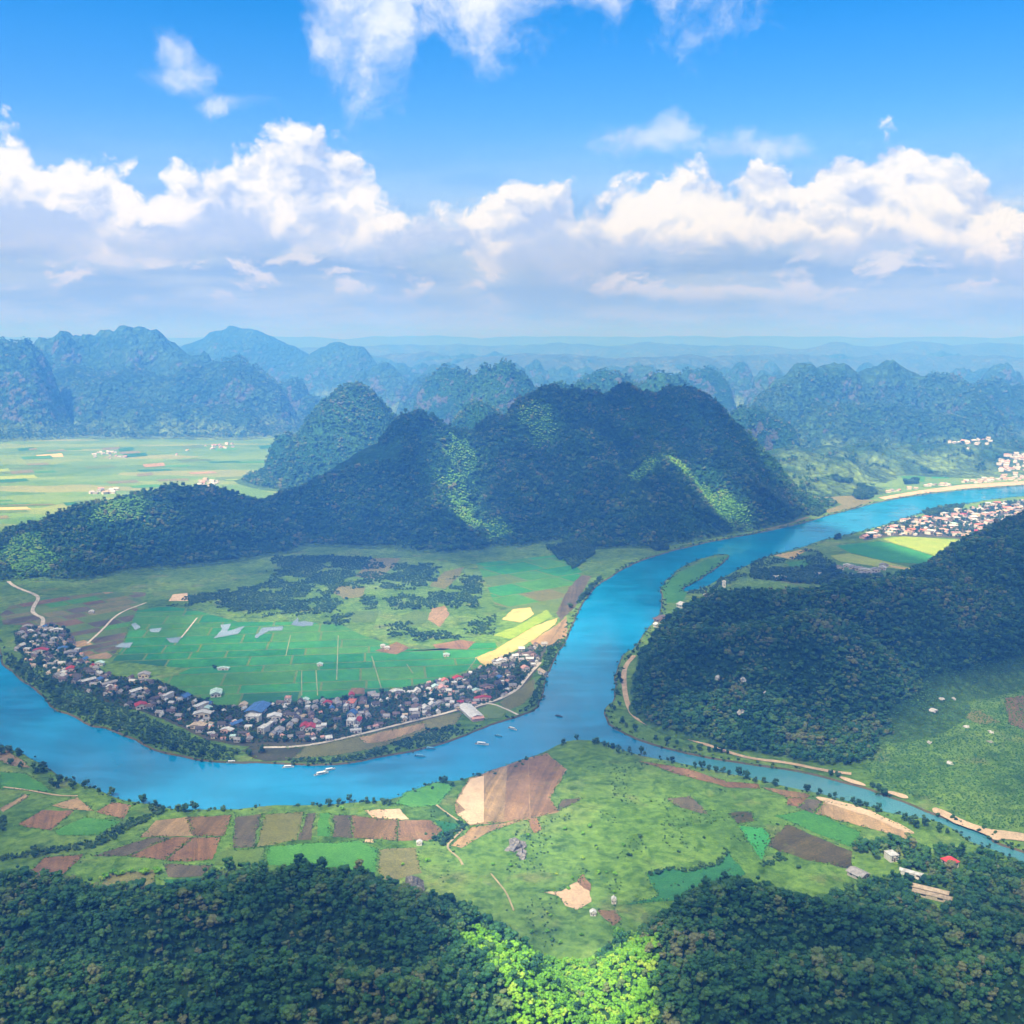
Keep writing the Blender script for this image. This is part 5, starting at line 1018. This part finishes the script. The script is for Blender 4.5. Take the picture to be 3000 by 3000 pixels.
def tower():
    (u, v), = Z3((1435, 950)); x, y = G(u, v)
    e = link('tower', None, loc=(x, y, tz(x, y))); tag(e, 'tall pale upright tower by the lagoon at the hill foot', 'tower')
    part('shaft', mesh('shaft', *boxes([(-3, 3, -3, 3, -2, 27)])), WALL['white'], e); part('cap', mesh('cap', *boxes([(-3.6, 3.6, -3.6, 3.6, 27.01, 28.2), (-2, 2, -2, 2, 28.2, 30)])), WALL['white'], e); part('plinth', mesh('plinth', *boxes([(-4.5, 4.5, -4.5, 4.5, -2, 2.5)])), WALL['grey'], e)
    for zz in (6, 13, 20): part('window', mesh('window', *boxes([(-.8, .8, -3.03, -2.9, zz, zz + 2.4)])), GLASS, e)
tower()
# the rest of the village: dark roofs packed between trees
k = 0
for _ in range(6000):
    if k >= 185: break
    x, y = random.uniform(VA[:, 0].min(), VA[:, 0].max()), random.uniform(VA[:, 1].min(), VA[:, 1].max())
    if not inpoly(np.array([[x, y]]), VIL_W)[0] or not free(x, y, 3.9): continue
    rf = random.choices(['dark', 'brown', 'grey', 'pale', 'red', 'blue'], [7, 4, 6, 5, .8, .7])[0]; w, l = random.uniform(5.5, 8), random.uniform(7, 11.5)
    side = 'left' if x < -280 else ('middle' if x < -20 else 'right')
    house(x, y, w, l, random.uniform(3.2, 5), R(random.choice([10, 15, 100, 105]) + random.uniform(-12, 12) - (20 if x < -280 else 0)), 'block' if rf == 'pale' and random.random() < .5 else 'gable', rf, random.choice(['grey', 'grey', 'cream', 'white']), '%s roofed house packed into the %s part of the riverside village' % (rf, side), group='%s roofed houses in the %s of the village' % (rf, side))
    placed.append((x, y, 4.1)); k += 1
kt = 0
for _ in range(9000):
    if kt >= 240: break
    x, y = random.uniform(VA[:, 0].min(), VA[:, 0].max()), random.uniform(VA[:, 1].min(), VA[:, 1].max())
    if not inpoly(np.array([[x, y]]), VIL_W)[0] or not free(x, y, 2.6): continue
    put_tree(BANK_T, x, y, GZ + .2, random.uniform(.6, 1.05), random.uniform(0, 6.28), 'village_tree', 'dark leafy tree between the village houses', 'tree', 'trees between the village houses'); placed.append((x, y, 2.2)); kt += 1
VX, VY = jitter_grid(VA[:, 0].min(), VA[:, 0].max(), VA[:, 1].min(), VA[:, 1].max(), 4.5); vm = inpoly(np.stack([VX, VY], 1), VIL_W); VX, VY = VX[vm], VY[vm]
vm = np.array([free(a, b, -.6) for a, b in zip(VX, VY)]); VX, VY = VX[vm], VY[vm]
gn_forest('scrub', 'dark garden shrubs filling the gaps between the village houses', np.stack([VX, VY, VX * 0 + GZ], 1), RNG.uniform(.45, .95, len(VX)), SHRUB_T)
# town on the right
TOWN = [G(u, v) for u, v in Z4((770, 660), (900, 605), (1120, 530), (1300, 520), (1500, 472), (1700, 425), (1932, 400), (1932, 500), (1850, 545), (1700, 620), (1560, 680), (1400, 655), (1000, 645), (800, 680))]; TA = np.array(TOWN); k = 0
for _ in range(6000):
    if k >= 64: break
    x, y = random.uniform(TA[:, 0].min(), TA[:, 0].max()), random.uniform(TA[:, 1].min(), TA[:, 1].max())
    if not inpoly(np.array([[x, y]]), TOWN)[0] or not free(x, y, 11) or tz(x, y) > GZ + 3: continue
    rf = random.choices(['pale', 'pink', 'orange', 'tan', 'grey', 'red', 'teal'], [6, 4, 2, 4, 3, 1, 1])[0]; big = random.random() < .4
    house(x, y, random.uniform(11, 17), random.uniform(14, 24), random.uniform(6, 9) if big else random.uniform(4, 5.5), R(random.uniform(-25, 25) + random.choice([20, 110])), 'block' if big else random.choice(['gable', 'hip']), rf, random.choice(['white', 'white', 'cream', 'pink']), '%s roofed %s in the sunlit town on the right' % (rf, 'block' if big else 'house'), group='%s roofed %s of the town on the right' % (rf, 'blocks' if big else 'houses'))
    placed.append((x, y, 10)); k += 1
TT = []
for _ in range(2500):
    x, y = random.uniform(TA[:, 0].min(), TA[:, 0].max()), random.uniform(TA[:, 1].min(), TA[:, 1].max())
    if inpoly(np.array([[x, y]]), TOWN)[0] and free(x, y, 2) and len(TT) < 420: TT.append((x, y, GZ)); placed.append((x, y, 3))
gn_forest('grove', 'trees between the houses of the town on the right', TT, RNG.uniform(.7, 1.2, len(TT)), BANK_T)
# grey compound below the bright field
for i, p in enumerate(((620, 890), (680, 870), (720, 885), (770, 895), (810, 905), (850, 930), (880, 905), (930, 890), (940, 870), (650, 945), (710, 945), (870, 940), (790, 930))):
    (u, v), = Z4(p); x, y = G(u, v)
    house(x, y, random.uniform(14, 22), random.uniform(10, 14), random.uniform(4, 6), R(random.uniform(-15, 15) - 10), 'gable', ['grey', 'pale', 'grey'][i % 3], 'white', '%s roofed building of the compound below the bright fields' % ['grey', 'pale', 'grey'][i % 3], group='%s roofed compound buildings' % ['grey', 'pale', 'grey'][i % 3])
# far villages, a few pixels each and past counting
def far_houses(polys, n, label, k=1.0, gap=None, name='distant_houses'):
    bs = {'pale': [], 'pink': [], 'grey': [], 'tan': []}
    V, F, MI = [], [], []
    keys = ['pale', 'pink', 'grey', 'tan']
    for pl in polys:
        P = [G(u, v) for u, v in pl]; A = np.array(P); c = 0
        for _ in range(4000):
            if c >= n: break
            x, y = random.uniform(A[:, 0].min(), A[:, 0].max()), random.uniform(A[:, 1].min(), A[:, 1].max())
            if not inpoly(np.array([[x, y]]), P)[0] or (gap and not free(x, y, gap)): continue
            c += 1; w, l, h, a = k * random.uniform(8, 13), k * random.uniform(10, 18), (1 if k == 1 else .6) * random.uniform(3.5, 7), random.uniform(0, 3.1)
            if gap: placed.append((x, y, gap))
            ca, sa = math.cos(a), math.sin(a); z0 = tz(x, y) - 1
            for me, mi in ((M_WG, 4), (M_RG, random.choice([0, 0, 1, 2, 3]))):
                k0 = len(V)
                for v in me.vertices: px_, py_ = v.co.x * w, v.co.y * l; V.append((x + px_ * ca - py_ * sa, y + px_ * sa + py_ * ca, z0 + 1 + v.co.z * h))
                for f in me.polygons: F.append([k0 + q for q in f.vertices]); MI.append(mi)
    me = mesh(name, V, F)
    for q in keys: me.materials.append(ROOF[q])
    me.materials.append(WALL['white']); me.polygons.foreach_set('material_index', MI)
    tag(link(name, me), kind='stuff', label=label)
far_houses([Z4((900, 365), (1200, 315), (1500, 290), (1932, 262), (1932, 235), (1650, 240), (1480, 280), (1200, 300), (980, 340)), Z4((1290, 135), (1650, 110), (1700, 130), (1680, 190), (1550, 190), (1320, 150)), Z4((1750, 200), (1960, 190), (1960, 250), (1760, 240))], 42, 'pale houses of the far bank town along the shore road')
far_houses([ZH((310, 580), (330, 550), (460, 545), (500, 565), (400, 580)), ZH((650, 560), (770, 520), (890, 515), (880, 530), (720, 555)), ZH((740, 670), (760, 655), (820, 650), (830, 670), (780, 680)), ZH((340, 705), (380, 690), (450, 690), (440, 705)), ZH((1180, 330), (1240, 310), (1240, 345), (1190, 350))], 16, 'tiny houses of hamlets scattered over the far plain')

# ------------------------------------------------------------------ boats
HULLW = plain('boat_white', (.70, .76, .78), .5, .08); HULLB = plain('boat_blue', (.14, .40, .58), .5, .1); HULLD = plain('boat_dark', (.05, .06, .07), .6, .1)
def hull_mesh():
    V, F = [], []; N = 11
    for i in range(N):
        t = i / (N - 1); x = -7 + 14 * t; w = 1.45 * (1 - max(0, (t - .62) / .38)**2.2) * (.82 + .18 * min(1, t * 5)); sheer = .95 + .55 * max(0, t - .6)**1.5 * 4
        V += [(x, -w, sheer), (x, -w * .72, -.15), (x, 0, -.35), (x, w * .72, -.15), (x, w, sheer), (x, w * .86, sheer - .05), (x, w * .8, .35), (x, -w * .8, .35), (x, -w * .86, sheer - .05)]
    for i in range(N - 1):
        for j in range(9): F.append([9 * i + j, 9 * i + (j + 1) % 9, 9 * (i + 1) + (j + 1) % 9, 9 * (i + 1) + j])
    F.append(list(range(8, -1, -1))); F.append([9 * (N - 1) + j for j in range(9)])
    return mesh('hull', V, F)
def canopy_mesh():
    V, F = [], []; N, M = 7, 7
    for k, dz in ((0, .0), (1, -.09)):
        for i in range(N):
            for j in range(M):
                a = -1 + 2 * j / (M - 1); V.append((-4.6 + 8.2 * i / (N - 1), 1.42 * a, 2.75 - .38 * a * a + dz))
    for i in range(N - 1):
        for j in range(M - 1):
            a = i * M + j; F.append([a, a + M, a + M + 1, a + 1]); b = a + N * M; F.append([b + 1, b + M + 1, b + M, b])
    rim = [i * M for i in range(N)] + [(N - 1) * M + j for j in range(1, M)] + [i * M + M - 1 for i in range(N - 2, -1, -1)] + [j for j in range(M - 2, 0, -1)]
    for a, b in zip(rim, rim[1:] + rim[:1]): F.append([a, b, b + N * M, a + N * M])
    return mesh('canopy', V, F)
M_HULL, M_CAN = hull_mesh(), canopy_mesh(); M_POST = mesh('post', *boxes([(-.06, .06, -.06, .06, .3, 2.5)])); M_SEAT = mesh('bench', *boxes([(-.22, .22, -1.0, 1.0, .3, .72)])); M_ENG = mesh('engine_box', *boxes([(-6.6, -5.5, -.6, .6, .3, 1.25)]))
BOATS = [((844, 2248), 80, 'white', 'white boat moored under the bare earth slope'), ((942, 2268), 62, 'white', 'bright white boat farther out of a pair below the village'), ((965, 2256), 62, 'white', 'white boat nearer the bank of a pair below the village'), ((680, 2234), 84, 'white', 'white boat at the foot of the bank trees'), ((1261, 2194), 100, 'blue', 'pale blue boat close under the bushy bank'), ((1231, 2216), 104, 'blue', 'faint blue boat just off the bushy bank'), ((1412, 2181), 104, 'white', 'large white boat off the point beside the hall'), ((1461, 2157), 118, 'blue', 'slim blue boat between two larger ones'), ((1502, 2136), 130, 'white', 'white boat nearest the tip of the point'), ((354, 2142), 70, 'white', 'small white boat half under the left bank trees'), ((1637, 2099), 30, 'dark', 'small dark boat alone in midstream')]
for (u, v), a, c, lab in BOATS:
    x, y = G(u, v, .2); e = link('boat', None, loc=(x, y, .12)); e.rotation_euler = (0, 0, R(90 - a + (90 if c == 'dark' else 0))); s = .8 if 'small' in lab or 'slim' in lab else (1.25 if 'large' in lab or 'bright' in lab else 1.0); e.scale = (s, s, s); tag(e, lab, 'boat', 'boats on the river')
    hm = {'white': HULLW, 'blue': HULLB, 'dark': HULLD}[c]
    part('hull', M_HULL, hm, e); part('canopy', M_CAN, HULLD if c == 'dark' else (HULLB if c == 'blue' else HULLW), e); part('engine_box', M_ENG, HULLD, e)
    for px_ in (-4.2, -.6, 3.2):
        for py_ in (-1.15, 1.15): o = part('post', M_POST, HULLW, e); o.location = (px_, py_, 0)
    for px_ in (-3, -1.4, .2, 1.8): o = part('bench', M_SEAT, HULLB, e); o.location = (px_, 0, 0)

# ------------------------------------------------------------------ rocks
ROCK = hill_mat('grey_rock', (.22, .22, .23), (.30, .30, .31), (.20, .20, .20), rock=-2, canopy=1 / 2.2, bdist=.6); PALE = plain('pale_rock', (.42, .43, .43), .9)
def rock(px, sx, sy, sz, m, label, group=None):
    (u, v), = px; x, y = G(u, v); r = np.random.default_rng(int(u * 7 + v)); V, F = ICO2
    q = V * (1 + .28 * r.normal(size=len(V)))[:, None] * np.array((sx, sy, sz)); q[:, 2] = np.maximum(q[:, 2], -sz * .3)
    o = link('rock', mesh('rock', q, F), m, loc=(x, y, tz(x, y) + sz * .15)); o.rotation_euler = (0, 0, r.uniform(0, 6)); tag(o, label, 'rock', group)
rock(Z7((1180, 650)), 9, 6, 7, ROCK, 'dark grey rock mound in the near meadow, upper piece'); rock(Z7((1215, 690)), 8, 5, 5, ROCK, 'dark grey rock mound in the near meadow, lower piece')
rock(Z7((600, 900)), 9, 7, 12, ROCK, 'grey rock face at the edge of the left wood'); rock(ZG((1340, 470)), 8, 6, 14, ROCK, 'grey rock face in the right foreground wood')
for p, s in (((1535, 298), 7), ((1570, 252), 5), ((1680, 342), 6), ((1625, 228), 5), ((1790, 365), 5), ((1520, 412), 5), ((1785, 408), 4), ((1610, 500), 5)):
    rock(Z5(p), s * .8, s * .6, s * .4, PALE, 'pale boulder in the light green scrub at the right', 'pale boulders in the scrub')
for i, (p, s) in enumerate((((597, 152), 3.5), ((707, 170), 3.5), ((805, 216), 3), ((700, 300), 4.2), ((725, 270), 3.5), ((745, 275), 3.0))):
    (u, v), = Z5(p); h = None
    d = ray(u, v); d = d / d[1]; t = np.arange(900, 2400, 5.0); H = hill_height(d[0] * t, t) + GZ; kk = int(np.argmax(CAM_H + d[2] * t < H))
    r = np.random.default_rng(i); V, F = ICO2; q = V * (1 + .28 * r.normal(size=len(V)))[:, None] * np.array((s, s * .8, s * 1.1))
    tag(link('rock', mesh('rock', q, F), PALE, loc=(d[0] * t[kk], t[kk], H[kk] + s * .8 + 3)), 'pale bare rock showing in the woods of the right hill', 'rock', 'bare rocks on the right hill')
print('HOUSES', NH)

placed = [q for q in placed if q[2] > 2.3]
far_houses([VILLAGE], 190, 'sheds and lean-tos crowded between the village houses', .42, 1.6, 'outbuildings')
far_houses([Z4((770, 660), (900, 605), (1120, 530), (1300, 520), (1500, 472), (1700, 425), (1932, 400), (1932, 500), (1850, 545), (1700, 620), (1560, 680), (1400, 655), (1000, 645), (800, 680))], 120, 'small roofs crowded between the larger houses of the right hand town', .7, 5.0, 'outbuildings')

# ------------------------------------------------------------------ clouds overhead (out of the picture, above and behind the camera), gaps and depth shaped to set the valley's sun and shade
CLOUD_Z = 2000.0
def to_cloud(p): k = (CLOUD_Z - p[2]) / sdir.z; return np.array((p[0] + sdir.x * k, p[1] + sdir.y * k))
SUNNY = [  # picture point, half width and half depth in metres, strength
    (1640, 2985, 36, 60, 1.4), (1710, 2900, 32, 42, 1.3), (1780, 2990, 32, 50, 1.2), (1560, 2850, 22, 22, 1.0), (1450, 2770, 20, 20, .8),
    (1500, 1880, 60, 45, 1.2), (1570, 1840, 55, 40, 1.2), (1440, 1930, 50, 25, .8), (1545, 1800, 40, 30, .8),
    (1350, 1320, 34, 60, 1.1), (1342, 1410, 38, 70, 1.2), (1355, 1500, 38, 60, 1.1), (1450, 1560, 30, 40, .8),
    (2000, 1370, 42, 42, .9), (2045, 1420, 46, 46, 1.2), (2090, 1465, 46, 46, 1.2), (2135, 1500, 46, 40, 1.1), (1880, 1390, 40, 40, .6),
    (1580, 1240, 60, 70, .7), (1740, 1290, 50, 50, .3),
    (380, 1480, 80, 80, .8), (320, 1530, 60, 70, .6), (120, 1650, 90, 100, .55), (60, 1600, 100, 80, .4), (1060, 1440, 60, 60, .35)]
def build_clouds():
    cell = 28.0
    X, Y = np.meshgrid(np.arange(-3400, 3000, cell), np.arange(-2400, 3000, cell)); x, y = X.ravel(), Y.ravel()
    k = CLOUD_Z / sdir.z; gx, gy = x - sdir.x * k, y - sdir.y * k        # where its shadow falls at river level
    wx = gx + 60 * fbm(x, y, 300, 3); wy = gy + 60 * fbm(x + 900, y, 300, 3)
    lim = np.interp(wx, [-2400, -1100, -800, -500, -200, 100, 700, 820, 950, 1200, 3000], [2750, 2800, 2900, 3050, 3350, 3650, 3650, 3000, 2350, 2180, 2100])
    tau = 1.75 * ss((lim - wy) / 260 + .5) * ss((gx + 2600) / 300) * ss((gy + 400) / 300)
    tau *= 1 + .35 * fbm(x, y, 520, 4)
    # cloud thinned to brighten the fields, thickened to darken the right hill
    fieldm = np.maximum( np.exp(-((wx + 120) / 520)**4 - ((wy - 1950) / 420)**4), np.exp(-((wx - 60) / 480)**4 - ((wy - 1060) / 170)**4))
    fieldm = np.maximum(fieldm, .7 * np.exp(-((wx - 600) / 260)**4 - ((wy - 1260) / 210)**4))
    tau *= 1 - .78 * fieldm
    tau *= 1 + .7 * np.exp(-((wx - 330) / 260)**4 - ((wy - 1560) / 190)**4)
    for u, v, rx, ry, st in SUNNY:
        c = to_cloud(hit(u, v)); q = np.exp(-(((x - c[0]) / (rx * 1.5))**2 + ((y - c[1]) / (ry * 1.5))**2)**1.35)
        tau *= 1 - np.minimum(1, st) * q
        if st > 1: tau *= 1 - q
    nx, ny = X.shape[1], X.shape[0]; n = len(x)
    thick = 8 + 13 * np.clip(tau, 0, 4) * (.7 + .6 * fbm(x, y, 240, 4))
    top = CLOUD_Z + thick; bot = CLOUD_Z - .25 * thick
    idx = np.arange(n).reshape(ny, nx); q = np.stack([idx[:-1, :-1], idx[:-1, 1:], idx[1:, 1:], idx[1:, :-1]], -1).reshape(-1, 4)
    q = q[tau[q].max(1) > .04]
    V = np.concatenate([np.stack([x, y, top], 1), np.stack([x, y, bot], 1)]); F = np.concatenate([q, q[:, ::-1] + n])
    used = np.unique(F); mp = np.zeros(2 * n, int); mp[used] = np.arange(len(used))
    me = mesh('cloud', V[used], mp[F], True)
    at = me.attributes.new('depth', 'FLOAT', 'POINT'); at.data.foreach_set('value', np.concatenate([tau, tau])[used].astype(np.float32))
    m = bpy.data.materials.new('cloud'); m.use_nodes = True; T = NT(m.node_tree); T.n.clear()
    o_ = T.new('ShaderNodeOutputMaterial'); tr = T.new('ShaderNodeBsdfTransparent'); tl = T.new('ShaderNodeBsdfTranslucent'); df = T.new('ShaderNodeBsdfDiffuse')
    tl.inputs[0].default_value = (.9, .9, .9, 1); df.inputs[0].default_value = (.92, .92, .92, 1)
    mx = T.new('ShaderNodeMixShader'); mx.inputs[0].default_value = .58; T.l.new(tl.outputs[0], mx.inputs[1]); T.l.new(df.outputs[0], mx.inputs[2])
    a = T.new('ShaderNodeAttribute'); a.attribute_name = 'depth'
    nz = T.noise(T.new('ShaderNodeNewGeometry').outputs['Position'], 1 / 160, 5, .6)[0]
    dep = T.math('MULTIPLY', a.outputs['Fac'], T.mapr(nz, .3, .7, .65, 1.3))
    al = T.math('SUBTRACT', 1.0, T.math('EXPONENT', T.math('MULTIPLY', dep, -.5)), clamp=True)
    mm = T.new('ShaderNodeMixShader'); T.l.new(al, mm.inputs[0]); T.l.new(tr.outputs[0], mm.inputs[1]); T.l.new(mx.outputs[0], mm.inputs[2]); T.l.new(mm.outputs[0], o_.inputs[0])
    o = link('cloud', me, m); tag(o, kind='structure', label='unseen broken white cloud shaped to shade the near valley')
build_clouds()

# ------------------------------------------------------------------ air
def build_haze():
    v = [(x, y, z) for z in (-2.6, 700) for x, y in ((-47000, -1600), (47000, -1600), (47000, 47000), (-47000, 47000))]
    me = mesh('haze', v, [(3, 2, 1, 0), (4, 5, 6, 7), (0, 1, 5, 4), (1, 2, 6, 5), (2, 3, 7, 6), (3, 0, 4, 7)])
    m = bpy.data.materials.new('haze'); m.use_nodes = True; T = NT(m.node_tree); T.n.clear()
    o_ = T.new('ShaderNodeOutputMaterial'); pv = T.new('ShaderNodeVolumePrincipled')
    pv.inputs['Color'].default_value = (.06, .28, 1.0, 1); pv.inputs['Density'].default_value = 2.6e-4; pv.inputs['Anisotropy'].default_value = .0
    pv.inputs['Absorption Color'].default_value = (.82, .64, .62, 1)
    T.l.new(pv.outputs[0], o_.inputs['Volume'])
    o = link('haze', me, m); tag(o, kind='stuff', label='thin blue haze filling the valley air')
build_haze()
